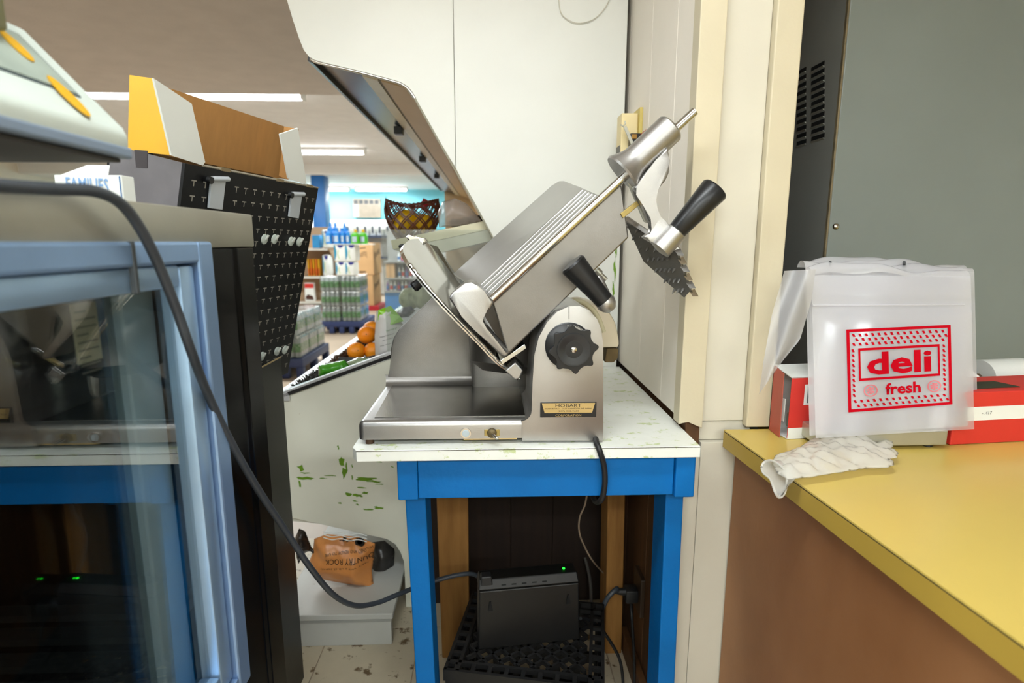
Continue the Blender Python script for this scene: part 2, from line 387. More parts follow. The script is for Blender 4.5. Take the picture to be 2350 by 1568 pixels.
# dark wood panelling below the produce case, behind the table
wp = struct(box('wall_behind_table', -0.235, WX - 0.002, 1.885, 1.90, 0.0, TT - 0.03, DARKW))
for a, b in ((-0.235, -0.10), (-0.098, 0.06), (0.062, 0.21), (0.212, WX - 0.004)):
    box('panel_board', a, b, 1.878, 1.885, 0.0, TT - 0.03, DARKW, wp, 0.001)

# ceiling lamps -----------------------------------------------------------
LAMPW = mat('lamp_housing', 'f2f2ee', 0.5)
TUBEM = mat('glowing_tube', 'ffffff', 0.4, emis='ffffff', es=10.0)
def fixture(x, y, z, label, name='fluorescent_lamp', group='fluorescent ceiling lamps'):
    t = thing(name, (x, y, z + 0.05), label, 'lamp', group)
    prism('housing', [(-0.5 * 0.0 + x - 0.62, z + 0.05), (x + 0.62, z + 0.05), (x + 0.62, z - 0.0), (x - 0.62, z - 0.0)], y - 0.06, y + 0.06, LAMPW, t, 0.004)
    for dy in (-0.035, 0.035):
        lathe('tube', [(0, 0.010), (0.02, 0.018), (1.16, 0.018), (1.18, 0.010)], (x - 0.59, y + dy, z - 0.03), (1, 0, 0), TUBEM, t, 12)
    for sx in (-0.60, 0.60):
        box('tube_holder', x + sx - 0.012, x + sx + 0.012, y - 0.06, y + 0.06, z - 0.055, z + 0.0, LAMPW, t, 0.003)
    return t
for l, w in zip(LAMPS, ('just behind the viewer', 'added over the cooler for side light', 'over the counter end', 'by the rear wall', 'above the slicer')): fixture(l[0], l[1], 2.45, 'fluorescent lamp on the deli ceiling ' + w)
labs = ['lit ceiling tube lamp above the yellow carton flap', 'lit ceiling tube lamp running behind the brown cardboard flap', 'second-row ceiling tube lamp hidden by the carton', 'second-row ceiling tube lamp beside the white carton flap',
        'far ceiling tube lamp left of the blue column', 'far ceiling tube lamp above the air conditioner, left one', 'far ceiling tube lamp above the wicker basket', 'second-row ceiling tube lamp behind the canopy', 'far ceiling tube lamp behind the canopy', 'second-row ceiling tube lamp to the right behind the canopy']
for (x, y, z), l in zip(STORE, labs): fixture(x, y, z, l)

# ================================================================ the blue table
tb = thing('work_table', (0.07, 1.45, 0), 'blue painted wooden work table with a marbled white laminate top', 'table')
tx0, tx1, ty0, ty1 = -0.289, 0.4285, 1.10, 1.858
hexa('tabletop', [(tx0 + .012, ty0, TT), (tx1, ty0, TT), (tx1, ty1, TT), (tx0, ty1, TT), (tx0, ty0 + .02, TT)],
     [(tx0 + .012, ty0, TT - .024), (tx1, ty0, TT - .024), (tx1, ty1, TT - .024), (tx0, ty1, TT - .024), (tx0, ty0 + .02, TT - .024)], LAM, tb, 0.0012)
box('edge_seam', tx0 + .012, tx1 - .001, ty0 - 0.0004, ty0 + 0.003, TT - 0.0022, TT - 0.0010, DARKLINE, tb)
zA0 = P(1250, 1139, 1.125).z; zA1 = TT - 0.025
ax0, ax1 = P(912, 1100, 1.12).x, P(1592, 1100, 1.12).x
box('side_beam', ax0, ax0 + 0.042, 1.118, 1.70, zA0 - 0.002, zA1, BLUE, tb, 0.003)
box('side_beam', ax1 - 0.042, ax1, 1.112, 1.70, zA0 - 0.002, zA1, BLUE, tb, 0.003)
box('front_beam', ax0 + 0.0425, ax1 - 0.0425, 1.122, 1.160, zA0, zA1, BLUE, tb, 0.002)
def leg(x0t, x1t, x0b, x1b, y0, y1, m, zt):
    hexa('leg', [(x0b, y0, 0), (x1b, y0, 0), (x1b, y1, 0), (x0b, y1, 0)], [(x0t, y0, zt), (x1t, y0, zt), (x1t, y1, zt), (x0t, y1, zt)], m, tb, 0.003)
l0 = P(930, 1150, 1.165); l1 = P(958, 1568, 1.165); r0 = P(1567, 1150, 1.165); r1 = P(1549, 1568, 1.165)
leg(l0.x, l0.x + .044, l1.x + .004, l1.x + .048, 1.161, 1.25, BLUE, zA0)
leg(r0.x - .040, r0.x, r1.x - .040, r1.x, 1.161, 1.25, BLUE, zA0)
leg(P(1002, 1250, 1.60).x, P(1076, 1250, 1.60).x, P(1012, 1400, 1.60).x, P(1076, 1400, 1.60).x, 1.60, 1.64, STUD, zA1)
leg(P(1388, 1250, 1.60).x, P(1428, 1250, 1.60).x, P(1392, 1400, 1.60).x, P(1430, 1400, 1.60).x, 1.60, 1.70, STUD, zA1)

# ================================================================ the slicer
ZB = TT + 0.012
sl = thing('meat_slicer', (0.0, 1.3, TT), 'aluminium deli meat slicer with black knobs standing on the blue table', 'slicer')
def Q(x, y, Y=1.13): v = P(x, y, Y); return (v.x, v.z)
bx0, bx1 = P(822, 1000, 1.13).x, P(1384, 1000, 1.13).x
PT = P(1000, 966, 1.13).z                      # top of the pan
# pan: rounded slab, lip at the front
bm = bmesh.new(); box_bm(bm, bx0, P(1230, 990, 1.13).x, 1.13, 1.50, ZB, PT)
bevel(bm, 0.012, 4, [e for e in bm.edges if not (abs(e.verts[0].co.z - ZB) < 1e-4 and abs(e.verts[1].co.z - ZB) < 1e-4)])
finish(bm, 'base_pan', ALU, sl, True)
# pan floor, slightly sunk look: polished inset plate
hexa('pan_floor', [(bx0 + .03, 1.155, PT + .0005), (P(1205, 960, 1.155).x, 1.155, PT + .0005), (P(1205, 960, 1.155).x, 1.44, PT + .0005), (bx0 + .02, 1.44, PT + .0005)],
     [(bx0 + .03, 1.155, PT + .0013), (P(1205, 960, 1.155).x, 1.155, PT + .0013), (P(1205, 960, 1.155).x, 1.44, PT + .0013), (bx0 + .02, 1.44, PT + .0013)], mat('worn_pan_metal', 'a9a7a2', 0.24, 1.0, 0.12, 12, 0.05, 300, rvar=.06), sl)
# tower on the right, one casting with its foot
tw = [Q(1198, 1011), Q(1198, 966)]
for k in range(6):                              # concave fillet to the pan
    a = k / 5 * math.pi / 2; tw.append(Q(1196 + 24 * math.sin(a), 942 + 24 * math.cos(a)))
tw += [Q(1222, 880), Q(1226, 815), Q(1236, 775), Q(1255, 740), Q(1278, 716), Q(1305, 703), Q(1330, 702), Q(1352, 712), Q(1370, 732), Q(1380, 757), Q(1384, 790), Q(1384, 900), Q(1384, 1011)]
prism('tower', tw, 1.128, 1.33, ALU, sl, 0.010, smooth=True, seg=4)
# rear housing: hump rising behind the pan, flared foot
hp = [(885, 872), (893, 866), (897, 850), (897, 800), (903, 776), (917, 754), (945, 728), (1000, 676), (1060, 660), (1110, 700), (1120, 780), (1120, 872)]
HY = 1.44
hump = [(P(x, y, HY).x, P(x, y, HY).z) for x, y in hp]
hump = [(x, max(z, PT - 0.004)) for x, z in hump]
prism('motor_housing', hump, HY, 1.60, ALUD, sl, 0.012, smooth=True, seg=4)
bm = bmesh.new(); rings = []                    # concave fillet along its foot
xa, xb = P(890, 866, HY).x, P(1118, 866, HY).x
for k in range(7):
    a = k / 6 * math.pi / 2; rings.append([bm.verts.new((xx, HY + 0.001 - 0.026 * (1 - math.sin(a)), PT + 0.026 * (1 - math.cos(a)))) for xx in (xa + .004 * (6 - k) / 6 - .006, xb)])
for A, B in zip(rings, rings[1:]): bm.faces.new((A[0], A[1], B[1], B[0]))
finish(bm, 'housing_fillet', ALUD, sl, True, ang=180)
# blade drive housing between pan and tower (darker, concave)
lathe('blade_housing', [(0, 0.05), (0.02, 0.085), (0.12, 0.095), (0.20, 0.09), (0.22, 0.05)], P(1155, 800, 1.36) - Vector((0.0, 0.0, 0.06)), (0.12, 0.2, 1), ALUD, sl, 28)
prism('drive_neck', [Q(1085, 905, 1.42), Q(1075, 760, 1.42), Q(1130, 720, 1.42), Q(1225, 760, 1.42), Q(1240, 905, 1.42)], 1.40, 1.52, ALUD, sl, 0.012, smooth=True)
# cream motor cover behind the tower
MOT = mat('beige_motor_cover', 'd9cdb4', 0.4, 0, 0.05, 8)
prism('motor_cover', [Q(1285, 700, 1.38), Q(1340, 690, 1.38), Q(1385, 702, 1.38), Q(1405, 735, 1.38), Q(1413, 775, 1.38), Q(1413, 792, 1.38), Q(1290, 792, 1.38)], 1.335, 1.50, MOT, sl, 0.012, smooth=True)
prism('motor_base', [Q(1385, 793, 1.38), Q(1411, 793, 1.38), Q(1409, 815, 1.38), Q(1400, 824, 1.38), Q(1380, 824, 1.38)], 1.335, 1.47, mat('rusty_block', '6a5632', 0.8, 0, .2, 30), sl, 0.003)
tube('top_gasket', [P(1292, 694, 1.335), P(1325, 690, 1.335), P(1352, 703, 1.335), P(1372, 728, 1.335), P(1385, 762, 1.335)], 0.006, mat('cream_gasket', 'd6cfae', .5), sl, 8, n=4)
# feet
for fx in (bx0 + .02, bx1 - .02):
    for fy in (1.145, 1.47):
        lathe('foot', [(0, 0.009), (0.014, 0.008)], (fx, fy, TT), (0, 0, 1), mat('brown_foot', '4a3320', .7), sl, 12)
# gauge plate + guard: long rounded plate sloping down to the right
gp = [(925, 577, 1.24), (927, 562, 1.28), (942, 550, 1.33), (962, 549, 1.38), (980, 556, 1.43), (1000, 578, 1.46), (1045, 640, 1.46), (1120, 724, 1.46), (1190, 800, 1.44), (1204, 822, 1.36), (1200, 846, 1.26), (1186, 852, 1.22), (1150, 834, 1.20), (1105, 788, 1.19), (1060, 742, 1.18), (1010, 690, 1.18), (968, 642, 1.19), (940, 605, 1.21)]
gpv = catmull([P(*q) for q in gp], 3, True)
bm = bmesh.new(); nrm = Vector((-0.72, 0, -0.69)).normalized(); cen = sum(gpv, Vector()) / len(gpv)
ra = [bm.verts.new(v) for v in gpv]; rc = [bm.verts.new(cen + (v - cen) * 0.93 + nrm * -0.002) for v in gpv]; rb = [bm.verts.new(v + nrm * 0.008) for v in gpv]; c0 = bm.verts.new(cen + nrm * 0.001); c1 = bm.verts.new(cen + nrm * 0.010)
n = len(ra)
for i in range(n):
    j = (i + 1) % n
    bm.faces.new((ra[i], ra[j], rc[j], rc[i])); bm.faces.new((rc[i], rc[j], c0)); bm.faces.new((rb[i], rb[j], c1)); bm.faces.new((ra[i], ra[j], rb[j], rb[i]))
finish(bm, 'gauge_plate', CHROME, sl, True, 'polished rounded gauge plate')
rim = [P(x, y, Y) for x, y, Y in ((940, 606, 1.208), (968, 643, 1.188), (1010, 691, 1.178), (1060, 743, 1.178), (1105, 789, 1.188), (1150, 835, 1.198), (1186, 853, 1.218))]
rp = catmull(rim, 12); tube('plate_rim', rp, [0.0036 + 0.0013 * abs(math.sin(i * 0.8)) for i in range(len(rp))], CHROME, sl, 8)
# dark knife edge showing behind the plate
slab('blade', [P(984, 560, 1.47), P(1004, 566, 1.50), P(1052, 638, 1.53), P(1075, 690, 1.50), P(1045, 668, 1.48), P(1012, 618, 1.47)], (-0.6, 0.3, -0.6), 0.006, mat('dark_blade_steel', '6f6c62', 0.3, 1, .08, 20), sl)
prism('guard_latch', [Q(932, 545, 1.40), Q(938, 538, 1.40), Q(950, 543, 1.40), Q(962, 549, 1.40), Q(975, 546, 1.40), Q(982, 556, 1.40), Q(966, 560, 1.40), Q(945, 556, 1.40)], 1.385, 1.415, CHROME, sl, 0.003)
lathe('guard_knob', [(0, 0.006), (0.012, 0.006), (0.014, 0.011), (0.03, 0.013), (0.034, 0.010)], P(975, 640, 1.30), (-0.75, -0.1, -0.55), BLACKP, sl, 16)
lathe('guard_pin', [(0, 0.004), (0.012, 0.005), (0.016, 0.003)], P(930, 563, 1.40), (-0.9, 0, -.2), BLACKP, sl, 10)
# carriage: inclined tray with a deep side face
CY, CF = 1.155, 1.40
n0, n1 = P(1128, 688, CY), P(1424, 404, CY); m1, m0 = P(1443, 545, CY), P(1166, 814, CY)
f0, f1 = P(1040, 628, CF), P(1283, 410, CF)
CARR = mat('carriage_metal', '8f8c88', 0.38, 0.97, 0.10, 9, 0.05, 400, rvar=.06)
sd = Vector((0, 0.012, 0))
hexa('carriage_side', [n0, n1, m1, m0], [n0 + sd, n1 + sd, m1 + sd, m0 + sd], CARR, sl, 0.003)
ti = P(1378, 449, CY)                            # upper end of the tray surface
def trp(s, t): return (n0.lerp(ti, s)).lerp(f0.lerp(f1, s), t)
up = Vector((-0.68, 0, 0.73))
ol = [trp(0, 0), trp(1, 0), trp(1, 0.5), trp(1, 0.86), trp(0.985, 0.95), trp(0.93, 1.0), trp(0.5, 1), trp(0, 1), trp(0, .5)]
hexa('tray', ol, [v - up * 0.010 for v in ol], mat('tray_metal', 'c9cac8', 0.40, 0.9, 0.05, 7, 0.03, 400), sl, 0.002)
for t in (0.06, 0.13, 0.20, 0.27, 0.34):
    tube('tray_ridge', [trp(0.03, t) + up * .0005, trp(0.985, t) + up * .0005], 0.0034, ALU, sl, 10)
slab('tray_underside', [m0 + sd, m1 + sd, f1 - up * .06, f0 - up * .06], up, 0.004, CARR, sl)
lathe('slide_rod', [(0, 0.0085), (0.0, 0.0085), ((P(1594, 256, 1.15) - P(1122, 694, 1.15)).length, 0.0085)], P(1122, 694, 1.15), P(1594, 256, 1.15) - P(1122, 694, 1.15), CHROME, sl, 16)
# carriage end bracket at the lower end
bk = [Q(1030, 683, 1.15), Q(1040, 668, 1.15), Q(1066, 648, 1.15), Q(1084, 645, 1.15), Q(1098, 655, 1.15), Q(1112, 668, 1.15), Q(1134, 690, 1.15), Q(1126, 708, 1.15), Q(1106, 722, 1.15), Q(1102, 735, 1.15), Q(1112, 754, 1.15), Q(1168, 806, 1.15), Q(1164, 816, 1.15), Q(1150, 814, 1.15), Q(1090, 756, 1.15), Q(1060, 724, 1.15)]
prism('end_bracket', bk, 1.135, 1.20, ALU, sl, 0.008, smooth=True, seg=3)
# lower drip lip
lip = [P(1148, 828, 1.17), P(1152, 838, 1.17), P(1208, 800, 1.17), P(1204, 790, 1.17), P(1158, 822, 1.17)]
hexa('deflector_lip', lip, [v + Vector((-.015, .10, .02)) for v in lip], CHROME, sl, 0.001)
prism('stop_block', [Q(1158, 848, 1.20), Q(1182, 828, 1.20), Q(1200, 848, 1.20), Q(1192, 866, 1.20), Q(1180, 868, 1.20)], 1.185, 1.23, ALU, sl, 0.003)
lathe('stop_screw', [(0, 0.005), (0.01, 0.005)], P(1186, 862, 1.20), (0.6, -.3, -.8), CHROME, sl, 10)
# feed handle
ha, hb = P(1392, 697, 1.10), P(1312, 604, 1.10)
lathe('feed_handle', [(0, 0.012), (0.005, 0.0185), (0.03, 0.0195), ((hb - ha).length - .004, 0.0265), ((hb - ha).length, 0.0235)], ha, hb - ha, BLACKP, sl, 24)
lathe('handle_ball', [(-0.018, 0.0), (-0.016, 0.010), (-0.008, 0.0165), (0.001, 0.020), (0.008, 0.0185)], ha, hb - ha, ALU, sl, 24)
tube('handle_stalk', [P(1397, 700, 1.10), P(1395, 690, 1.13), P(1372, 640, 1.165)], 0.011, ALU, sl, 10, n=4)
lathe('carriage_bolt', [(0, 0.008), (0.012, 0.008), (0.014, 0.005), (0.03, 0.005)], P(1368, 620, 1.20), (0.65, 0, -.6), STEEL, sl, 10)
# pusher on the rod: sleeve, web arm, boss, handle, spiked plate
rd = (P(1594, 256, 1.15) - P(1122, 694, 1.15)).normalized()
s0 = P(1440, 386, 1.15)
lathe('pusher_sleeve', [(-0.028, 0.040), (-0.024, 0.042), (-0.014, 0.037), (0.002, 0.031), (0.010, 0.0295), (0.098, 0.0295), (0.102, 0.026)], s0 + rd * 0.012, rd, ALU, sl, 32)
arm = [(1450, 432), (1500, 370), (1528, 338), (1532, 372), (1531, 398), (1523, 416), (1506, 436), (1498, 448), (1496, 462), (1499, 482), (1507, 501), (1520, 513), (1540, 524), (1556, 540), (1548, 556), (1528, 572), (1508, 566), (1488, 554), (1470, 544), (1484, 536), (1494, 536), (1496, 524), (1484, 505), (1472, 474), (1460, 446)]
prism('pusher_arm', [Q(x, y, 1.14) for x, y in arm], 1.125, 1.147, ALU, sl, 0.006, smooth=True, seg=3)
pb = P(1548, 536, 1.13); pe = P(1637, 438, 1.13); pd = (pe - pb)
lathe('pusher_boss', [(-0.045, 0.012), (-0.042, 0.0225), (0.004, 0.0225), (0.007, 0.018)], pb, pd, ALU, sl, 24)
lathe('pusher_handle', [(-0.004, 0.015), (0.0, 0.0185), (pd.length * .6, 0.0245), (pd.length - .004, 0.028), (pd.length, 0.0255)], pb + pd.normalized() * .006, pd, BLACKP, sl, 28)
SPK = mat('dark_spike_plate', '84827e', 0.5, 0.7, 0.1, 20)
a_, b_, c_, d_ = P(1434, 508, 1.27), P(1551, 575, 1.13), P(1584, 668, 1.13), P(1570, 684, 1.15)
e_ = P(1476, 600, 1.25)
slab('spike_plate', [a_, b_, c_, d_, e_], (0.6, 0.35, 0.55), 0.006, SPK, sl, 0.0008, 'dark spiked end plate')
pn = Vector((-0.55, -0.55, -0.60)).normalized()
bm = bmesh.new()
rows = [((1440, 520), (1462, 530), 2), ((1455, 545), (1488, 540), 3), ((1470, 568), (1522, 574), 4), ((1490, 594), (1535, 592), 5), ((1508, 618), (1548, 618), 5), ((1528, 642), (1560, 642), 4), ((1548, 666), (1568, 664), 3)]
for (x0, y0), (x1, y1), k in rows:
    for i in range(k):
        f = i / max(k - 1, 1); o = Pp(x0 + (x1 - x0) * f, y0 + (y1 - y0) * f, b_, (b_ - a_).cross(d_ - a_).normalized())
        lathe_bm(bm, [(-.001, 0.0028), (0.003, 0.0030), (0.011, 0.0008)], o, pn, 6)
finish(bm, 'spikes', SPK, sl, True)['kind'] = 'stuff'
for k in range(6):
    f = k / 5; p = b_.lerp(c_, f) + Vector((-0.004, -.004, 0)); p2 = p + Vector((0.006, -0.006, -0.010))
    slab('edge_tooth', [p, p + Vector((0.013, 0.004, 0.004)), p2 + Vector((0.012, 0, 0)), p2], (0.2, .7, .2), 0.002, CHROME if k % 2 else SPK, sl)
slab('guide_plate', [P(1432, 503, 1.20), P(1440, 498, 1.20), P(1502, 540, 1.135), P(1560, 570, 1.13), P(1553, 580, 1.13), P(1496, 548, 1.135)], (.3, .6, .4), 0.004, ALU, sl, .0008)
BRASS = mat('aged_brass', 'b09a5c', 0.5, 0.6, 0.1, 20)
slab('brass_shim', [P(1424, 490, 1.15), P(1470, 455, 1.15), P(1476, 464, 1.15), P(1430, 501, 1.15)], (0, 1, 0), 0.012, BRASS, sl, 0.001)
slab('arm_spring', [P(1440, 418, 1.155), P(1446, 418, 1.155), P(1484, 498, 1.155), P(1486, 512, 1.155), P(1478, 508, 1.155)], (0, 1, 0), 0.006, STEEL, sl)
# gauge dial and star knob
dc = P(1304, 793, 1.127); fwd = Vector((0.0, -1, 0.02))
lathe('dial', [(0, 0.0475), (0.006, 0.0475), (0.008, 0.045), (0.0085, 0.0)], dc, fwd, BLACKP, sl, 40)
bm = bmesh.new(); kc = P(1314, 799, 1.118)
for i in range(18):
    a = math.pi / 2 + math.pi * 0.02 - i * 0.055; d = Vector((math.cos(a), 0, math.sin(a)))
    q = dc + Vector((0, -0.0088, 0)); s = Vector((-d.z, 0, d.x)) * 0.0005
    L = 0.036 if i % 4 == 0 else 0.039
    bm.faces.new([bm.verts.new(q + d * L - s), bm.verts.new(q + d * L + s), bm.verts.new(q + d * 0.0435 + s), bm.verts.new(q + d * 0.0435 - s)])
finish(bm, 'dial_marks', mat('white_ink', 'd8d4c4', .5), sl)['kind'] = 'stuff'
star = []
for i in range(64):
    a = i / 64 * 2 * math.pi; k = (i % 8) / 8; r = 0.0385 + 0.0125 * abs(math.cos(k * math.pi)) ** 3.2
    star.append((kc.x + r * math.cos(a + .1), kc.z + r * math.sin(a + .1)))
hexa('star_knob', [(x, 1.100, z) for x, z in star], [(kc.x + (x - kc.x) * .96, 1.117, kc.z + (z - kc.z) * .96) for x, z in star], BLACKP, sl, 0.0015, 'black star-shaped thickness knob')
lathe('knob_cup', [(-0.001, 0.034), (0.004, 0.0335), (0.004, 0.029), (-0.0005, 0.016), (-0.0005, 0.0)], Vector((kc.x, 1.100, kc.z)), (0, -1, 0), mat('satin_black', '222427', .25), sl, 36)
lathe('knob_screw', [(0, 0.0065), (0.002, 0.006), (0.0035, 0.003), (0.0037, 0)], Vector((kc.x, 1.1005, kc.z)), (0, -1, 0), CHROME, sl, 16)
tube('index_mark', [P(1306, 704, 1.127), P(1306, 733, 1.127)], 0.0006, INK, sl, 6)
# name plate
FY = 1.127
pl0, pl1 = P(1240, 924, FY), P(1368, 957, FY); w_, h_ = pl1.x - pl0.x, pl0.z - pl1.z
plate = box('name_plate', pl0.x, pl1.x, FY - 0.0012, FY + .001, pl1.z, pl0.z, BLACKP, sl, 0.0008)
cx_ = (pl0.x + pl1.x) / 2
prism('plate_field', [(pl0.x + .003, pl0.z - .0015), (pl1.x - .003, pl0.z - .0015), (pl1.x - .009, pl0.z - h_ * .70), (pl0.x + .009, pl0.z - h_ * .70)], FY - 0.0017, FY - 0.0011, GOLDPL, plate)
def ptxt(s, fz, hh, ww, m): text('lettering', s, (cx_, FY - 0.0020, pl0.z - h_ * fz), (1, 0, 0), (0, 0, 1), hh, m, plate, ww)
ptxt('HOBART', .20, h_ * .21, w_ * .46, INK); ptxt('MAIN ROAD   EAST HAMPDEN, ME 04444', .42, h_ * .105, w_ * .82, INK); ptxt('(207) 942-9600', .59, h_ * .13, w_ * .38, INK); ptxt('CORPORATION', .86, h_ * .14, w_ * .46, GOLDPL)
# switch and button
bc = P(1069, 994, 1.13)
lathe('push_button', [(0, 0.0115), (0.003, 0.011), (0.003, 0.009)], bc, (0, -1, 0), CHROME, sl, 20)
lathe('button_cap', [(0.001, 0.0085), (0.005, 0.007), (0.0062, 0.0)], bc, (0, -1, 0), mat('pale_button', 'b9c6cc', .3), sl, 20)
tc_ = P(1129, 993, 1.13)
box('switch_bracket', tc_.x - .016, tc_.x + .016, 1.1275, 1.131, tc_.z - .007, tc_.z + .007, BRASS, sl, .001)
lathe('switch_collar', [(0, 0.0105), (0.006, 0.0095), (0.008, 0.006)], Vector((tc_.x, 1.128, tc_.z)), (0, -1, 0), mat('tarnished_brass', '6f6144', .5, .7), sl, 12)
lathe('toggle', [(0, 0.0025), (0.018, 0.0038), (0.02, 0.002)], Vector((tc_.x, 1.122, tc_.z)), (0.55, -.7, -.25), CHROME, sl, 10)
ft = P(1064, 1013, 1.132); box('base_tag', ft.x, P(1186, 1013, 1.132).x, 1.1305, 1.14, ZB - .003, ZB + .0005, GOLDPL, sl)
# slicer power cord over the table edge
cord = thing('power_cord', P(1378, 1080, 1.09), 'thick black cord hanging from the slicer over the blue table front', 'cord')
tube('cord', [(P(1366, 1010, 1.19).x, 1.19, TT + .006), P(1368, 1018, 1.115) + Vector((0, 0, .004)), P(1376, 1034, 1.093), P(1386, 1070, 1.10), P(1388, 1110, 1.105), P(1381, 1145, 1.115), P(1368, 1152, 1.15), P(1360, 1140, 1.20)], 0.0062, RUBBER, cord, 10, n=8)
from mathutils.bvhtree import BVHTree
def drape(o, target, dirn, off=0.0015):
    """lay flat lettering onto a curved surface"""
    me = target.data; t = BVHTree.FromPolygons([v.co for v in me.vertices], [p.vertices for p in me.polygons])
    bm = bmesh.new(); bm.from_mesh(o.data)
    dirn = Vector(dirn).normalized()
    for v in bm.verts:
        h = t.ray_cast(v.co - dirn * 0.3, dirn)
        if h[0]: v.co = h[0] - dirn * off
    bm.to_mesh(o.data); bm.free()
# ================================================================ produce case (seen from its end)
PY = 1.86; PE = 6.4
pc = thing('produce_case', (-0.1, PY, 0), 'long white open-front produce case with canopy, seen from its end', 'display case')
TOPZ = 2.42
def G(x, y, Y=PY): v = P(x, y, Y); return (v.x, v.z)
sx = G(1043, 200)[0]
ul = [(G(655, 0)[0] - .004, TOPZ), (sx - .0006, TOPZ), (sx - .0006, G(1043, 386)[1]), G(985, 285), G(950, 222), G(940, 206), G(925, 195), G(905, 187), G(730, 143), G(712, 134), G(697, 115), G(688, 92), G(672, 45), G(658, 0)]
prism('end_panel', ul, PY, PY + .022, WHITEP, pc, 0.0015)
ur = [(sx + .0006, G(1043, 388)[1]), (sx + .0006, TOPZ), (0.418, TOPZ), (0.418, TT - .028), (G(1158, 700)[0], TT - .028), G(1158, 700), G(1135, 550), G(1090, 470)]
prism('end_panel', ur, PY, PY + .022, WHITEP, pc, 0.0015)
lowp = [(G(640, 916)[0], G(640, 916)[1]), G(890, 826), (G(1157, 726)[0], G(1157, 726)[1]), (G(1157, 700)[0], TT - .03), (-0.238, TT - .03), (-0.238, 0.0), (-0.318, 0.0), (-0.318, G(922, 1290)[1]), G(919, 1268), G(908, 1249), G(888, 1237), G(680, 1191), G(640, 1183)]
prism('lower_end_panel', lowp, PY + .001, PY + .022, PANEL2, pc, 0.0015, 'aged white lower end panel with green paint scrapes')
# green paint scrapes on the lower panel
bm = bmesh.new(); random.seed(3)
SCR = [(690, 1075, 18, 16), (700, 1098, 40, 9), (785, 1060, 14, 22), (790, 1085, 12, 30), (835, 1100, 40, 8), (860, 1106, 34, 6), (820, 1138, 26, 8), (838, 1132, 18, 8), (800, 1135, 16, 10), (820, 1158, 10, 5), (868, 1166, 28, 7), (845, 1170, 30, 5), (870, 1060, 18, 5), (858, 1050, 5, 12), (688, 1110, 8, 18), (760, 1092, 28, 3), (808, 1070, 4, 10), (808, 1095, 4, 12), (780, 1155, 8, 5), (776, 1026, 5, 12), (900, 1072, 8, 5), (880, 1040, 30, 3), (850, 1098, 50, 4), (795, 1075, 6, 26), (830, 1120, 20, 4), (700, 1086, 30, 5), (815, 1150, 14, 4), (740, 1098, 20, 3), (872, 1112, 22, 3)]
for (x, y, w, h) in SCR:
    n = 12; vs = []
    for i in range(n):
        a = i / n * 2 * math.pi; r = random.uniform(.35, 1.0)
        vs.append(bm.verts.new(P(x + math.cos(a) * w * r * .6 + math.sin(a) * w * .15, y + math.sin(a) * h * r * .6, PY + .0004)))
    bm.faces.new(vs)
for (x, y, w, h) in ((1411, 620, 4, 50), (1408, 665, 4, 40), (1414, 580, 3, 30)):
    vs = []
    for i in range(14):
        a = i / 14 * 2 * math.pi; r = random.uniform(.3, 1.0); vs.append(bm.verts.new(P(x + math.cos(a) * w * r, y + math.sin(a) * h * r * .7, PY - .0004)))
    bm.faces.new(vs)
finish(bm, 'paint_scrapes', mat('green_paint', '6f9a22', .5, 0, .1, 30), pc)['kind'] = 'stuff'
# rims
WHITEM = mat('white_metal_rail', 'e6e8ea', 0.25, 0.4, 0.04, 20, col2='8d8c88', th=.72)
e0, e1 = P(640, 908, PY - .004), P(1150, 722, PY - .004)
slab('rim_strip', [e0, e1, e1 + Vector((0, 0, .010)), e0 + Vector((0, 0, .010))], (0, 1, 0), 0.03, WHITEM, pc, 0.002)
slab('rim_gasket', [e0 - Vector((0, 0, .012)), e1 - Vector((0, 0, .012)), e1, e0], (0, 1, 0), 0.004, BLACKM, pc, 0.001)
rx = e0.x
prism('front_rail', [(rx - .012, e0.z - .02), (rx + .034, e0.z - .02), (rx + .034, e0.z + .006), (rx + .028, e0.z + .012), (rx - .004, e0.z + .012), (rx - .012, e0.z + .004)], PY - .004, PE, WHITEM, pc, 0.002)
prism('front_fascia', [(rx - .010, e0.z - .02), (rx + .02, e0.z - .02), (rx + .05, 0.36), (rx + .0, 0.36)], PY + .022, PE, PANEL2, pc)
TUB = mat('black_tub', '23211f', .6, 0, .1, 20)
bedp = [(rx + .034, e0.z - .035), (0.06, e1.z - .02), (0.06, e1.z - .06), (rx + .034, e0.z - .08)]
prism('produce_bed', bedp, PY + .022, PE, TUB, pc)
prism('case_bottom', [(rx + .0, .36), (0.06, .28), (0.06, .24), (rx + .0, .33)], PY + .022, PE, PANEL2, pc)
TAN = mat('tan_interior', 'c9ae88', .45, 0, .05, 3)
inn = [G(945, 206, 1.89), G(1090, 470, 1.89), G(1138, 552, 1.89), G(1162, 700, 1.89), (0.06, TT - .06), (0.10, TT - .06), (0.10, 1.9), (G(945, 206, 1.89)[0] + .02, 1.9)]
prism('inner_back', inn, PY + .022, PE, TAN, pc)
box('case_back', 0.10, 0.40, PY + .022, PE, 0.9, TOPZ, WHITEP, pc)
box('far_end_panel', rx + .2, 0.40, PE, PE + .02, 0.25, TOPZ, TAN, pc)
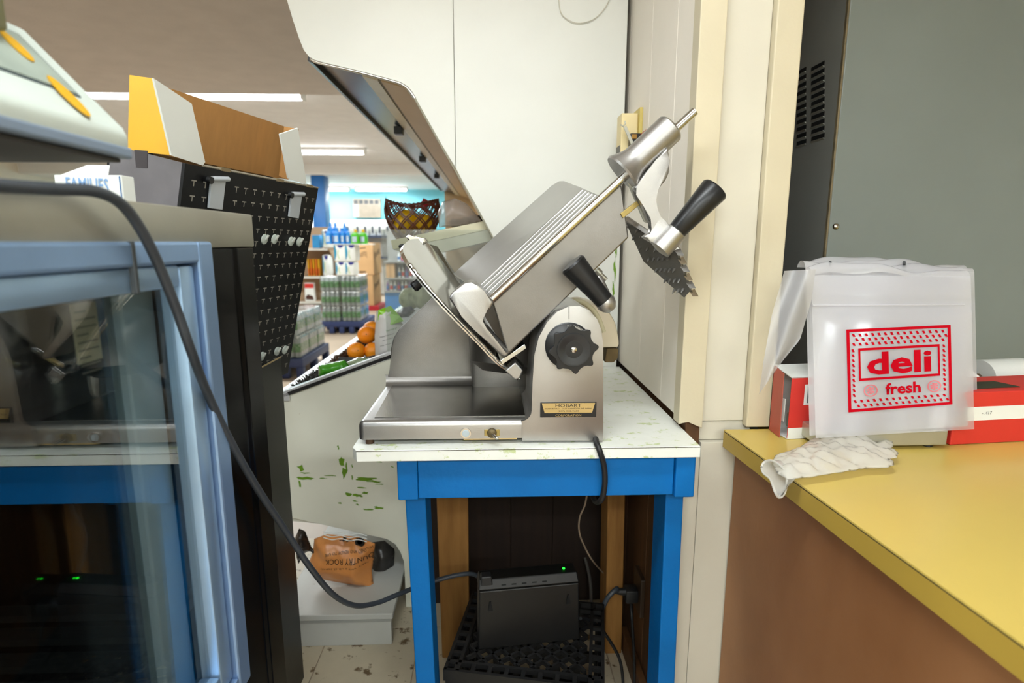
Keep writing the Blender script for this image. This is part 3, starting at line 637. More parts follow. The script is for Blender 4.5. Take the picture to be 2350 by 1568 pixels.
# canopy underside: mirror strip, cream strip, tan strip
NAVY = mat('dark_mirror_strip', '0c2032', 0.22, 0.25, .2, 3, 0.15, 8)
cl, ci = Vector((G(714, 136)[0], 0, G(714, 136)[1])), Vector((G(940, 204)[0], 0, G(940, 204)[1]))
def cstrip(name, a, b, m, lift=0.0, bv=0.0):
    p, q = cl.lerp(ci, a), cl.lerp(ci, b); prism(name, [(p.x, p.z + lift), (q.x, q.z + lift), (q.x, q.z + lift + .012), (p.x, p.z + lift + .012)], PY + .022, PE, m, pc, bv)
cstrip('mirror_strip', 0.02, 0.50, NAVY, 0.004)
cstrip('cream_strip', 0.50, 0.66, mat('cream_metal', 'd8cdb4', .35), 0.0)
cstrip('strip_channel', 0.66, 0.69, mat('grey_channel', '6d6557', .5), 0.003)
cstrip('tan_strip', 0.69, 1.0, TAN, 0.002)
prism('canopy_fascia', [G(655, 0), G(688, 92), G(697, 115), G(714, 136), (G(714, 136)[0] + .01, G(714, 136)[1] + .008), (G(660, 0)[0] + .01, G(660, 0)[1]), (G(655, 0)[0] + .006, TOPZ), (G(655, 0)[0] - .004, TOPZ)], PY + .022, PE, WHITEP, pc)
lip = [(cl.x - .012, cl.z - .004), (cl.x + .004, cl.z - .010), (cl.x + .008, cl.z + .012), (cl.x - .010, cl.z + .010)]
prism('canopy_lip', lip, PY + .002, PE, BLACKP, pc, .001)
for yy in (2.7, 3.6, 4.5):
    p = cl.lerp(ci, .42); box('lamp_socket', p.x - .02, p.x + .02, yy, yy + .05, p.z - .03, p.z + .004, BLACKP, pc, .003)
tube('canopy_trim', [P(x, y, PY - .001) for x, y in ((712, 135), (732, 144), (820, 165), (903, 187), (924, 195), (938, 206), (952, 226))], 0.0045, CHROME, pc, 8, n=4)
tube('cut_edge_trim', [P(x, y, PY) for x, y in ((952, 226), (1000, 312), (1050, 400), (1092, 474), (1134, 551))], 0.003, mat('grey_edge', 'a9a592', .4), pc, 6, n=4)
# tilted shelf inside the case
SH = mat('cream_shelf', 'ded8b8', 0.4, 0, .05, 10)
sp = [G(896, 552, 1.91), G(1122, 505, 1.91), G(1126, 526, 1.91), G(902, 573, 1.91)]
prism('shelf', sp, 1.91, PE, SH, pc, 0.002)
sb = [G(902, 573, 1.912), G(1126, 526, 1.912), G(1132, 552, 1.912), G(960, 592, 1.912)]
prism('shelf_underside', sb, 1.914, PE, STEEL, pc, .001)
ACR = film('hazy_acrylic', 'f4f6f4', 0.86, 'dfe3dc', 0.12, 0.9)
ac = [P(875, 527, 1.895), P(1122, 527, 1.895), P(1160, 700, 1.895), P(1157, 722, 1.895), P(890, 820, 1.895)]
slab('acrylic_end_pane', ac, (0, 1, 0), 0.004, ACR, pc)
# loose cord pinned to the panel
w = thing('thin_wire', P(1330, 30, PY), 'thin white wire looping down the top of the white end panel', 'wire')
tube('wire', [P(1283, -40, PY - .003), P(1283, 5, PY - .004), P(1292, 36, PY - .006), P(1325, 53, PY - .006), P(1365, 42, PY - .005), P(1396, 5, PY - .004), P(1402, -40, PY - .003)], 0.0014, mat('wire_white', 'd8d4c4', .5), w, 6, n=8)
# base deck under the case
DECK = mat('scuffed_grey_metal', 'c9cbc6', .5, 0, .06, 5, 0, 1, col2='8a7d6c', th=.66)
dk = thing('case_plinth', (-0.47, 1.66, 0), 'scuffed pale grey plinth on the floor under the produce case', 'plinth')
dz = P(800, 1410, 1.665).z
box('deck', -0.70, -0.328, 1.662, 3.2, dz - .02, dz, DECK, dk, .003)
box('kickboard', -0.70, -0.335, 1.668, 1.69, 0.0, dz - .021, DECK, dk, .002)
box('kick_strip', -0.70, -0.333, 1.664, 1.668, dz - .03, dz - .0205, mat('grey_strip', 'a8aaa6', .5), dk, .001)
box('back_board', -0.70, -0.33, 3.2, 3.22, 0, .30, DECK, dk)
box('side_board', -0.326, -0.322, 1.90, 3.2, 0, .26, mat('dark_grey_metal', '4c4c4a', .5), dk)
# potato bag
POT = mat('orange_potato_bag', 'e29a58', 0.32, 0, .10, 10, 0.5, 25, dark='cf8444')
FOIL = film('clear_bag_end', 'efe6dc', .55, 'b7a79a', .1, 1.4, .6, 60)
pt = thing('potato_bag', P(800, 1320, 1.90), 'orange printed potato bag with a twisted neck lying under the produce case', 'bag')
po = [(732, 1222), (760, 1212), (790, 1214), (830, 1218), (868, 1232), (866, 1262), (862, 1290), (868, 1326), (840, 1322), (790, 1314), (745, 1306), (728, 1292), (722, 1270), (730, 1250)]
pl = [P(x, y, 1.90) for x, y in po]; po2 = [(v.x, v.z - dz - .002) for v in pl]
body = pillow('bag_body', po2, ((0, 1.88, dz + .002), (1, 0, 0), (0, .10, 1), (0, -1, .1)), 0.10, POT, pt, 34, .8, noise=.014, nsc=26)
def pot(s, x, y, hpx, wpx, m=INK):
    t = text('lettering', s, P(x, y, 1.80), (-1, 0, -.03), (0.03, 0, -1), hpx * 1.86 / 1320, m, body, wpx * 1.86 / 1320); drape(t, body, (0, 1, 0), .002)
pot('COUNTRY ROCK', 806, 1286, 13, 122); pot('WASHED AND READY TO USE', 800, 1270, 6, 110); pot('QUE', 808, 1244, 20, 60); pot('NET WT 5 LB (2.26KG)', 790, 1300, 4, 110)
lathe('bag_ring', [(0, .017), (.001, .017), (.001, .009), (0, .009)], P(826, 1245, 1.825), (0, -1, 0), INK, body, 20)
for k, (yy) in enumerate((1222, 1229, 1236)):
    pts = [P(742 + 20 * i, yy + 1.2 * i + (2 if i % 2 else -2), 1.80) for i in range(6)]; st = tube('white_stripe', catmull(pts, 4), .0016, WHITEC, body, 5); drape(st, body, (0, 1, 0), .001)
nk = [(730, 1262), (718, 1250), (706, 1258), (694, 1280), (688, 1262), (684, 1225), (694, 1202), (708, 1208), (716, 1228), (724, 1246), (734, 1250)]
nk2 = [(P(x, y, 1.88).x, P(x, y, 1.88).z - dz) for x, y in nk]
pillow('bag_neck', nk2, ((0, 1.86, dz), (1, 0, 0), (0, .05, 1), (0, -1, 0)), .05, mat('black_bag_end', '2e2722', .25, 0, .2, 30, .5, 60), pt, 22, .9, noise=.006, nsc=60)
tube('twist_tie', [P(724, 1250, 1.85), P(728, 1256, 1.84), P(734, 1262, 1.85)], .005, mat('dark_tie', '3a2d26', .5), pt, 8)
b2 = [(866, 1236), (890, 1240), (912, 1256), (914, 1266), (890, 1268), (868, 1258)]
setp(pillow('potato_bag', [(P(x, y, 1.96).x, P(x, y, 1.96).z - dz) for x, y in [(856, 1240), (884, 1236), (906, 1254), (908, 1262), (902, 1345), (850, 1352)]], ((0, 1.98, dz), (1, 0, 0), (0, .05, 1), (0, -1, 0)), .08, mat('painted_bag_shadow', '3a3836', .3, 0, .2, 20, .4, 40), None, 24, .9, noise=.006, nsc=40), 'dark shape painting the shadow behind the orange potato bag', 'bag')  # dark puffed shape standing in for the shadow behind the orange bag
# ---------------------------------------------------------------- produce
def bedz(x): t = (x - bedp[0][0]) / (bedp[1][0] - bedp[0][0]); return bedp[0][1] + (bedp[1][1] - bedp[0][1]) * t
def orange(x, y, Y, d, label):
    c = P(x, y, Y); t = thing('orange', c - Vector((0, 0, d / 2)), label, 'orange', 'oranges in the produce case')
    bm = bmesh.new(); bmesh.ops.create_uvsphere(bm, u_segments=28, v_segments=18, radius=d / 2)
    for v in bm.verts: v.co = Vector((v.co.x, v.co.y, v.co.z * .95)) + c
    finish(bm, 'peel', ORANGE, t, True, ang=180)
    s = Vector((random.uniform(-.3, .6), -.8, .2)).normalized(); lathe('stem_scar', [(-.001, .003), (.0008, .002), (.001, 0)], c + Vector((s.x, s.y, s.z * .95)) * d / 2 * .985, s, mat('stem_brown', '3a2a14', .8), t, 8)
orange(842, 769, 2.34, .078, 'topmost orange of the heap')
orange(818, 806, 2.25, .074, 'lower left orange of the heap')
orange(856, 806, 2.27, .074, 'lower right orange beside the white paper bag')
orange(853, 757, 2.44, .078, 'rear orange peeking behind the topmost one')
dv = thing('foam_divider', P(840, 828, 2.12), 'dark grey foam strip lying in front of the oranges', 'strip')
tube('strip', [P(778, 826, 2.10), P(800, 827, 2.10), P(840, 826, 2.12), P(892, 814, 2.14)], .011, mat('dark_foam', '3d3d3c', .8, 0, .15, 60, .5, 200), dv, 10, n=5)
gr = [(730, 842), (752, 838), (790, 830), (800, 842), (802, 858), (770, 866), (732, 872)]
GB = mat('green_pack', '4fa32a', .25, 0, .2, 14, .4, 40, dark='2f7d18')
setp(pillow('salad_bag', [(P(x, y, 1.98).x, P(x, y, 1.98).z - .8) for x, y in gr], ((0, 2.0, .8), (1, 0, 0), (0, .15, 1), (0, -1, .2)), .05, GB, None, 24, .9, noise=.004, nsc=50), 'green printed salad bag lying behind the case rim', 'bag')
g2 = [(792, 836), (820, 824), (860, 826), (870, 834), (830, 846), (800, 850)]
setp(pillow('cellophane_pack', [(P(x, y, 2.02).x, P(x, y, 2.02).z - .8) for x, y in g2], ((0, 2.04, .8), (1, 0, 0), (0, .15, 1), (0, -1, .2)), .04, film('crinkled_film', 'e8efe6', .35, 'b9cda8', .08, 1.6, .8, 60), None, 24, .9, noise=.006, nsc=60), 'crinkled clear pack between the salad bag and the foam strip', 'pack')
pk = [(690, 890), (705, 878), (730, 868), (742, 858), (730, 880), (705, 894)]
random.seed(11); bm = bmesh.new()
for i in range(260):                                   # curly garnish edging
    f = random.random(); q = P(676 + 88 * f + random.uniform(-7, 7), 892 - 54 * f + random.uniform(-5, 5), 1.93 + f * .35)
    d = Vector((random.uniform(-1, 1), random.uniform(-.6, .6), random.uniform(-.1, 1))).normalized(); tube_bm(bm, [q, q + d * .012, q + d * .02 + Vector((random.uniform(-.006, .006), 0, -.003))], [.003, .0022, .0008], 4)
setp(finish(bm, 'garnish_edging', mat('dark_parsley', '3a3a34', .7, 0, .3, 60)), 'dark plastic garnish edging along the case rail', 'garnish', kind='stuff')
bm = bmesh.new()
for i in range(200):
    f = random.random(); q = P(768 + 66 * f + random.uniform(-5, 5), 832 - 44 * f + random.uniform(-5, 6), 2.2 + f * .25)
    d = Vector((random.uniform(-1, 1), random.uniform(-.6, .6), random.uniform(-.1, 1))).normalized(); tube_bm(bm, [q, q + d * .014, q + d * .022], [.003, .0022, .0008], 4)
setp(finish(bm, 'straw_liner', mat('brown_straw', '5a3a1e', .8, 0, .3, 60)), 'brown straw liner beside the oranges', 'liner', kind='stuff')
# white paper produce bag with green top
pb_ = thing('paper_bag', P(890, 815, 2.05), 'white printed produce bag with a bright green top beside the oranges', 'bag')
pv = [(866, 820), (864, 770), (868, 712), (896, 702), (918, 726), (940, 760), (948, 812)]
a2 = [(P(x, y, 2.05).x, P(x, y, 2.05).z - .9) for x, y in pv]
bagm = mat('white_printed_bag', 'e8e6e4', .4, 0, .04, 12, .2, 30)
pbb = pillow('bag_front', a2, ((0, 2.05, .9), (1, 0, 0), (0, .02, 1), (0, -1, 0)), .07, bagm, pb_, 26, .6, noise=.002)
gt = [(867, 735), (868, 712), (896, 702), (918, 726), (926, 737), (900, 744)]
gq = hexa('green_top', [P(x, y, 2.0) for x, y in gt], [P(x, y, 2.0) + Vector((0, .0015, 0)) for x, y in gt], mat('lime_print', '8fd414', .35, 0, .05, 20), pb_); drape(gq, pbb, (0, 1, 0), .002)
wl = [(880, 722), (898, 714), (900, 721), (884, 730)]; wq = hexa('white_patch', [P(x, y, 2.0) for x, y in wl], [P(x, y, 2.0) + Vector((0, .001, 0)) for x, y in wl], WHITEC, pb_); drape(wq, pbb, (0, 1, 0), .0035)
for s, x, y, hh, ww, m in (('Jersey', 900, 755, 6, 26, mat('green_ink', '58a03a', .5)), ('Packed fresh from', 890, 768, 3, 34, INK), ('our growers', 893, 777, 3, 26, INK), ('keep refrigerated', 892, 788, 3, 36, INK)):
    t = text('lettering', s, P(x, y, 2.0), (1, 0, .28), (-.28, 0, 1), hh * 2 / 1320, m, pb_, ww * 2 / 1320); drape(t, pbb, (0, 1, 0), .002)
CAB = mat('pale_cabbage', 'b9c79a', .45, 0, .15, 9, .6, 30, col2='e4e8d2', th=.58)
for (x, y, d, l) in ((940, 686, .10, 'pale green cabbage behind the hazy pane, left one'), (972, 680, .12, 'pale cabbage behind the hazy pane, right one')):
    c = P(x, y, 2.7); t = thing('cabbage', c - Vector((0, 0, d / 2)), l, 'cabbage', 'cabbages in the produce case')
    bm = bmesh.new(); bmesh.ops.create_uvsphere(bm, u_segments=24, v_segments=16, radius=d / 2)
    from mathutils import noise as NZ
    for v in bm.verts: v.co = v.co * (1 + .10 * NZ.noise(v.co * 40)) + c
    finish(bm, 'head', CAB, t, True, ang=180)
    for k in range(3):
        bm = bmesh.new(); bmesh.ops.create_uvsphere(bm, u_segments=16, v_segments=10, radius=d / 2 * 1.04)
        bmesh.ops.delete(bm, geom=[v for v in bm.verts if v.co.dot(Vector((math.cos(k * 2.1), -.6, math.sin(k * 2.1))).normalized()) < d * .18], context='VERTS')
        for v in bm.verts: v.co = v.co * (1 + .08 * NZ.noise(v.co * 50)) + c
        finish(bm, 'leaf', CAB, t, True, ang=180)
bl = [(915, 716), (925, 704), (945, 702), (955, 712), (940, 726), (920, 728)]
setp(pillow('grape_bag', [(P(x, y, 2.4).x, P(x, y, 2.4).z - .9) for x, y in bl], ((0, 2.4, .9), (1, 0, 0), (0, .1, 1), (0, -1, 0)), .06, mat('blue_black_bag', '2c3058', .3, 0, .3, 40, .5, 60), None, 20, .9, noise=.005, nsc=60), 'dark blue bag below the cabbages', 'bag')
# wicker basket on the tilted shelf, with yellow fruit
def shz(x): (xa_, za_), (xb_, zb_) = sp[0], sp[1]; return za_ + (zb_ - za_) * (x - xa_) / (xb_ - xa_)
BY = 2.42; bc_ = P(948, 528, BY); zb = shz(bc_.x) + .004
bw = 62 * BY / 1310; bh = 84 * BY / 1310
bk_ = thing('wicker_basket', (bc_.x, BY, zb), 'dark brown open-weave wicker basket on the upper shelf', 'basket')
WICK = mat('brown_wicker', '5a2a1a', .4, 0, .2, 40, .2, 200)
def bowl(a, h):
    r = bw * (.62 + .38 * math.sin(min(1, h / .75) * math.pi / 2) - .10 * max(0, h - .75) * 4 * .6)
    return Vector((bc_.x + r * math.cos(a), BY + r * .8 * math.sin(a), zb + .006 + h * bh * (.92 + .08 * math.cos(2 * a))))
bm = bmesh.new()
for s in (-1, 1):
    for k in range(13):
        for dd in (-.05, .05): tube_bm(bm, [bowl(k / 13 * 2 * math.pi + dd + s * j / 12 * 1.25, j / 12) + Vector((0, 0, 0)) * s for j in range(13)], .0030, 5)
setp(finish(bm, 'weave', WICK, bk_, True), kind='stuff')
bm = bmesh.new()
for q in range(3): tube_bm(bm, [bowl(i / 40 * 2 * math.pi, 1) + Vector((0, 0, .005 * math.sin(i * 2 + q * 2.1))) for i in range(40)], .003, 5, True)
finish(bm, 'rim', WICK, bk_, True)
lathe('basket_base', [(0, bw * .62), (.008, bw * .64), (.01, 0)], (bc_.x, BY, zb), (0, 0, 1), WICK, bk_, 24)
for i, (dx, dy, r, l) in enumerate(((-.032, -.01, .050, 'yellow fruit in the wicker basket, left one'), (.048, .0, .042, 'yellow fruit in the wicker basket, right one'))):
    c = Vector((bc_.x + dx, BY + dy, zb + .016 + r * 1.1)); t = thing('lemon', c - Vector((0, 0, r)), l, 'lemon', 'lemons in the basket')
    lathe('fruit', [(-r * 1.25, 0), (-r * 1.2, r * .15), (-r * 1.0, r * .5), (-r * .5, r * .9), (0, r), (r * .5, r * .9), (r, r * .5), (r * 1.2, r * .15), (r * 1.28, 0)], c, (.8, .2, .45 - i * .8), mat('lemon_peel', 'f2c20c', .4, 0, .05, 20, .2, 200), t, 24, ang=180)
rb = [(962, 470), (972, 454), (985, 462), (996, 466), (994, 474), (978, 472), (972, 484)]
setp(pillow('ribbon', [(P(x, y, BY).x, P(x, y, BY).z - zb) for x, y in rb], ((0, BY + .01, zb), (1, 0, 0), (0, 0, 1), (0, -1, 0)), .012, film('red_cellophane', 'e89aa0', .25, 'a02430', .08, 1.5, .6, 80), None, 20, .9, noise=.004, nsc=80), 'crumpled red cellophane bow on the basket rim', 'bow')
cb = [(1010, 524), (1006, 492), (1018, 466), (1045, 458), (1072, 470), (1092, 492), (1106, 510), (1060, 520)]
setp(pillow('produce_bag', [(P(x, y, 2.15).x, P(x, y, 2.15).z - 1.3) for x, y in cb], ((0, 2.17, 1.302), (1, 0, 0), (0, .0, 1), (0, -1, 0)), .12, film('crumpled_clear_bag', 'f6f4f4', .62, 'ece8ea', .12, 1.2, .5, 40), None, 30, .9, noise=.012, nsc=30), 'crumpled clear plastic bag on the shelf beside the basket', 'bag')
for i, (x, y) in enumerate(((1040, 512), (1066, 508), (1086, 502))):
    setp(lathe('dark_roll', [(0, .016), (.10, .016)], P(x, y, 2.2), (.3, 1, 0), mat('dark_roll_paper', '4a4543', .6), None, 14), 'dark paper roll on the shelf, %s from the basket' % ('first', 'second', 'third')[i], 'roll', 'dark rolls on the upper shelf')
# thermostat box on the cream wall
th = thing('thermostat', P(1440, 350, 1.80), 'cream plastic control box with a dangling electric part on the cream wall', 'control box')
CP = mat('cream_plastic', 'ecd9a4', .45, 0, .04, 20)
hx0 = P(1431, 300, 1.78).x
box('body', WX - .058, WX - .010, 1.70, 1.76, P(1445, 362, 1.72).z, P(1445, 263, 1.72).z, CP, th, .003)
box('back_plate', WX - .010, WX, 1.685, 1.775, P(1445, 368, 1.72).z, P(1460, 252, 1.72).z, mat('yellow_plate', 'd6c06a', .5), th, .002)
kz = P(1450, 322, 1.68)
box('black_relay', kz.x - .006, kz.x + .026, 1.672, 1.698, kz.z - .028, kz.z + .018, BLACKP, th, .002)
box('brass_contact', kz.x - .003, kz.x + .012, 1.669, 1.673, kz.z + .002, kz.z + .015, mat('copper_contact', 'a67c3c', .4, .6), th, .001)
slab('bracket_arm', [kz + Vector((-.028, -.012, .034)), kz + Vector((-.020, -.012, .038)), kz + Vector((.014, -.012, -.030)), kz + Vector((.006, -.012, -.034))], (0, 1, 0), .004, STEEL, th, .0008)
tube('bracket_fork', [kz + Vector((-.036, -.01, .040)), kz + Vector((-.028, -.01, .036)), kz + Vector((-.022, -.01, .044)), kz + Vector((-.025, -.01, .050))], .0022, STEEL, th, 6)
tube('red_wire', [kz + Vector((.02, 0, .012)), kz + Vector((.036, -.05, .025)), kz + Vector((.03, -.03, 0)), kz + Vector((.04, -.12, .03))], .0009, mat('red_wire_m', 'c02a30', .5), th, 5, n=6)
box('label_sticker', WX - .0592, WX - .058, 1.705, 1.755, P(1445, 360, 1.72).z, P(1445, 335, 1.72).z, mat('grey_sticker', '77736a', .6), th)
# ================================================================ glass-door cooler at the left
FX = -0.42
cl_ = thing('display_cooler', (-0.75, 0.5, 0), 'black glass-door cooler with a stainless top and pale blue door frame', 'cooler')
ck0, ck1 = -0.12, Px(575, 530, FX).y           # near and far end
ztop = Px(575, 493, FX).z; zbot = Px(570, 567, FX).z
bm = bmesh.new(); box_bm(bm, -1.12, FX + .004, ck0 - .05, ck1 + .003, zbot, ztop); bevel(bm, .003, 2)
finish(bm, 'steel_top', STEEL, cl_, True)
CBK = mat('glossy_black_panel', '080807', 0.25, 0, .1, 10, .03, 12, spec=.22)
INB = mat('cooler_interior', '0b0b0c', .5)
box('far_side', -1.10, FX - .006, ck1 - .03, ck1, 0, zbot, CBK, cl_, .002)
box('near_side', -1.10, FX - .006, ck0, ck0 + .03, 0, zbot, CBK, cl_, .002)
box('back_wall', -1.10, -1.08, ck0 + .03, ck1 - .03, 0, zbot, INB, cl_)
box('inner_ceiling', -1.08, FX - .07, ck0 + .03, ck1 - .03, zbot - .02, zbot - .001, INB, cl_)
box('inner_floor', -1.08, FX - .06, ck0 + .03, ck1 - .03, .30, .33, INB, cl_)
box('bottom_panel', FX - .05, FX - .004, ck0 + .03, ck1 - .03, 0.0, .50, CBK, cl_, .003)
dY1 = Px(472, 560, FX).y; dZ0 = Px(566, 1548, FX).z; dY0 = -0.10
jm = [(FX - .001, dY1 + .004), (FX - .001, dY1 + .085), (FX + .004, dY1 + .095), (FX + .002, ck1), (FX - .05, ck1), (FX - .05, dY1 + .004)]
hexa('jamb', [(x, y, 0) for x, y in jm], [(x, y, zbot - .001) for x, y in jm], CBK, cl_, .002)
FRM = mat('pale_blue_aluminium', '92b2da', 0.36, 0.6, .05, 12)
FRM2 = mat('pale_blue_aluminium_inner', 'a2c2e2', 0.32, 0.6, .05, 12)
door = box('door_stile', FX - .03, FX + .010, dY1 - .040, dY1, dZ0, 1.300, FRM, cl_, .004)
box('door_top_rail', FX - .03, FX + .010, dY0, dY1 - .0405, 1.271, 1.300, FRM, cl_, .004)
box('door_bottom_rail', FX - .03, FX + .010, dY0, dY1 - .0405, dZ0, dZ0 + .032, FRM, cl_, .004)
zi = Px(393, 661, FX).z
box('inner_stile', FX - .028, FX + .003, dY1 - .082, dY1 - .045, dZ0 + .036, 1.268, FRM2, cl_, .005)
box('inner_top_rail', FX - .028, FX + .003, dY0, dY1 - .0825, zi, 1.2705, FRM2, cl_, .005)
box('inner_bottom_rail', FX - .028, FX + .003, dY0, dY1 - .0825, dZ0 + .036, dZ0 + .07, FRM2, cl_, .005)
yc = Px(312, 600, FX + .012).y
box('rail_clip', FX + .004, FX + .0115, yc - .003, yc + .003, zi, 1.3005, mat('grey_clip', '4a5054', .5), cl_, .001)
PANE = film('door_glass', 'eef3f4', 0.985, '101214', 0.02, 2.6)
box('door_pane', FX - .016, FX - .012, dY0, dY1 - .08, dZ0 + .07, zi, PANE, cl_)
ya, yb_ = Px(268, 700, FX - .05).y, Px(345, 700, FX - .05).y
box('rear_door_stile', FX - .068, FX - .045, ya, yb_, dZ0 + .04, zi + .02, mat('blue_door_stile', 'd2eaf6', .4, 0), cl_, .003)
box('rear_door_pane', FX - .060, FX - .056, dY0, ya - .001, dZ0 + .04, zi + .02, PANE, cl_)
s0_, s1_ = Px(165, 700, FX - .03), Px(240, 822, FX - .03)
stk = box('instruction_sticker', FX - .033, FX - .032, s0_.y, s1_.y, s1_.z, s0_.z, mat('dim_paper', 'b7b39c', .6), cl_)
for i in range(9):
    z = s0_.z - .008 - i * .0085; box('print_line', FX - .0319, FX - .0316, s0_.y + .004, s1_.y - (.004 if i % 3 else .018), z - .0022, z, mat('grey_print', '77756a', .6), stk)
sh_ = thing('cooler_shelf', (-0.75, .45, .72), 'dark slatted shelf inside the glass-door cooler', 'shelf')
for i in range(16):
    box('slat', -1.06, FX - .10, .0 + i * .056, .028 + i * .056, .70, .712, mat('grey_slat', '4c4a46', .5), sh_, .001)
box('shelf_frame', FX - .10, FX - .085, -.02, ck1 - .04, .695, .715, mat('black_rail', '111111', .4), sh_, .001)
# reflection of cord is real: cord lies on the cooler --------------------------------
# ================================================================ weighing scale on the cooler
sc_ = thing('deli_scale', (-0.55, .5, ztop), 'pale grey-green deli scale console with yellow keys on the cooler top', 'scale')
SCM = mat('pale_green_plastic', 'ced8d0', .4, 0, .03, 8)
sY = .70
p0, p1, p2 = P(300, 360, sY), P(297, 312, sY), P(58, 68, sY)
prf = [(p0.x, p0.z), (p1.x, p1.z), (p1.x - .006, p1.z + .008), (p2.x, p2.z), (p2.x - .03, p2.z + .006), (p2.x - .12, p2.z - .05), (p2.x - .12, p0.z)]
prism('console', prf, .34, sY, SCM, sc_, .006, smooth=True, seg=3)
prism('console_trim', [(p0.x + .002, p0.z + .010), (p0.x + .002, p0.z - .003), (p2.x - .10, p0.z - .003), (p2.x - .10, p0.z + .010)], .338, sY + .002, mat('grey_blue_trim', '8496ac', .4), sc_, .003)
box('console_underside', p2.x - .10, p0.x - .006, .34, sY - .008, p0.z - .008, p0.z - .0032, mat('dark_underside', '3a3836', .6), sc_, .002)
fo = Vector((p1.x - .006, sY, p1.z + .008)); fn = Vector((p2.z - fo.z, 0, fo.x - p2.x)).normalized(); fe = (p2 - fo).normalized()
mf = [fo + fe * .035 + Vector((0, -.03, 0)), fo + fe * ((p2 - fo).length - .02) + Vector((0, -.03, 0)), fo + fe * ((p2 - fo).length - .02) + Vector((0, -.32, 0)), fo + fe * .035 + Vector((0, -.32, 0))]
slab('key_border', mf, fn, .0012, mat('dark_membrane_edge', '56646c', .4), sc_)
cm = sum(mf, Vector()) / 4
slab('key_membrane', [cm + (v - cm) * Vector((.94, .97, .94)) for v in [m + fn * .001 for m in mf]], fn, .0012, mat('grey_green_membrane', 'a9b7ac', .3, 0, .15, 14), sc_)
def key(x, y, L, Wd):
    c = Pp(x, y, fo + fn * .0026, fn); vs = []
    for i in range(20):
        a = i / 20 * 2 * math.pi; vs.append(c + fe * math.cos(a) * L + Vector((0, 1, 0)) * math.sin(a) * Wd)
    slab('yellow_key', vs, fn, .001, YELC, sc_)
key(38, 106, .020, .010); key(158, 222, .027, .011)
box('weigh_base', -.66, -.475, .34, .57, ztop + .012, p0.z - .012, mat('slate_grey_plastic', '7d8898', .4), sc_, .01)
box('neck', -.64, -.50, .36, .60, p0.z - .012, p0.z - .002, mat('dark_grey_plastic', '55534f', .5), sc_, .004)
for fx in (-.63, -.50):
    for fy in (.37, .54): lathe('foot', [(0, .012), (.013, .011)], (fx, fy, ztop), (0, 0, 1), BLACKP, sc_, 12)
box('display_post', p2.x - .09, P(18, 30, .62).x, .44, .62, p2.z - .03, p2.z + .20, mat('olive_post', '7e7c58', .5), sc_, .005)
# white carton with blue print behind the scale
wc = thing('white_carton', (-0.70, .93, ztop), 'small white carton with blue print behind the scale', 'carton')
wx0, wx1 = P(130, 450, .90).x, P(284, 450, .90).x; wz1 = P(284, 402, .90).z
cbx = box('box', wx0, wx1, .90, .93, ztop + .0005, wz1, WHITEC, wc, .001)
tx_ = text('lettering', 'FAMILIES', P(200, 424, .899), (1, 0, -.04), (.04, 0, 1), .020, mat('pale_blue_ink', '7fa6d6', .5), cbx, .062, bold=.01)
hexa('top_flap', [(wx0 + .01, .90, wz1), (wx1 - .02, .90, wz1), (wx1 - .035, .93, wz1 + .018), (wx0 + .03, .93, wz1 + .018)], [(wx0 + .01, .9015, wz1), (wx1 - .02, .9015, wz1), (wx1 - .035, .9315, wz1 + .018), (wx0 + .03, .9315, wz1 + .018)], WHITEC, wc)
tube('blue_line', [(wx1 - .003, .8993, ztop + .002), (wx1 - .003, .8993, wz1 - .002)], .0008, TEXTB, wc, 5)
# long grey cord from the scale down to the battery box
kc_ = thing('long_cord', P(830, 1390, 1.25), 'long dark grey cord sagging from the cooler top to the black box under the table', 'cord')
CPA = [(-60, 421, -.400), (20, 428, -.400), (120, 434, -.400), (220, 440, -.398), (280, 470, -.396), (325, 530, -.395), (365, 610, -.394), (405, 710, -.392), (440, 810, -.390)]
CPT = [(480, 912, .81), (530, 1015, .86), (590, 1120, .92), (650, 1210, .99), (710, 1300, 1.05), (765, 1365, 1.12), (815, 1390, 1.18), (865, 1384, 1.25), (905, 1368, 1.29), (945, 1352, 1.32), (1000, 1333, 1.35), (1050, 1320, 1.37), (1085, 1318, 1.385), (1110, 1332, 1.392)]
tube('cord', [Px(*c) for c in CPA] + [P(*c) for c in CPT], .0060, GREYCORD, kc_, 10, n=8)
# ================================================================ black cardboard floor display
s_ = .78; q = (1.45 * s_, 1.36874, .003727, -.239626, .64481 * s_, .1636 * s_, .64594 * s_)
ds = thing('floor_display', (-0.7, 1.3, 0), 'black cardboard floor display printed with white T marks, open at the top', 'display stand')
phi, roll, tilt = q[1:4]
u0 = Vector((math.cos(phi), math.sin(phi), 0)); w0 = Vector((-math.sin(phi), math.cos(phi), 0)); v0 = Vector((0, 0, 1))
du = u0 * math.cos(roll) - v0 * math.sin(roll); dv_ = u0 * math.sin(roll) + v0 * math.cos(roll)
dvv = dv_ * math.cos(tilt) + w0 * math.sin(tilt); dw = -dv_ * math.sin(tilt) + w0 * math.cos(tilt)
A0 = P(425, 375, q[0]); DL, DW, DH = q[4], .16, .54
def D(a, b, c=0): return A0 + du * a + dvv * b + dw * c
BLKC = mat('black_card', '0e0e10', .45, 0, .06, 30, spec=.3)
SHEENCARD = mat('black_card_grey_sheen', '737073', .3, 0, .1, 20)  # black card; its grey gloss reflection is put into the colour
fp = hexa('front_panel', [D(0, 0), D(DL, 0), D(DL, -DH), D(0, -DH)], [D(0, 0, .006), D(DL, 0, .006), D(DL, -DH, .006), D(0, -DH, .006)], BLKC, ds)
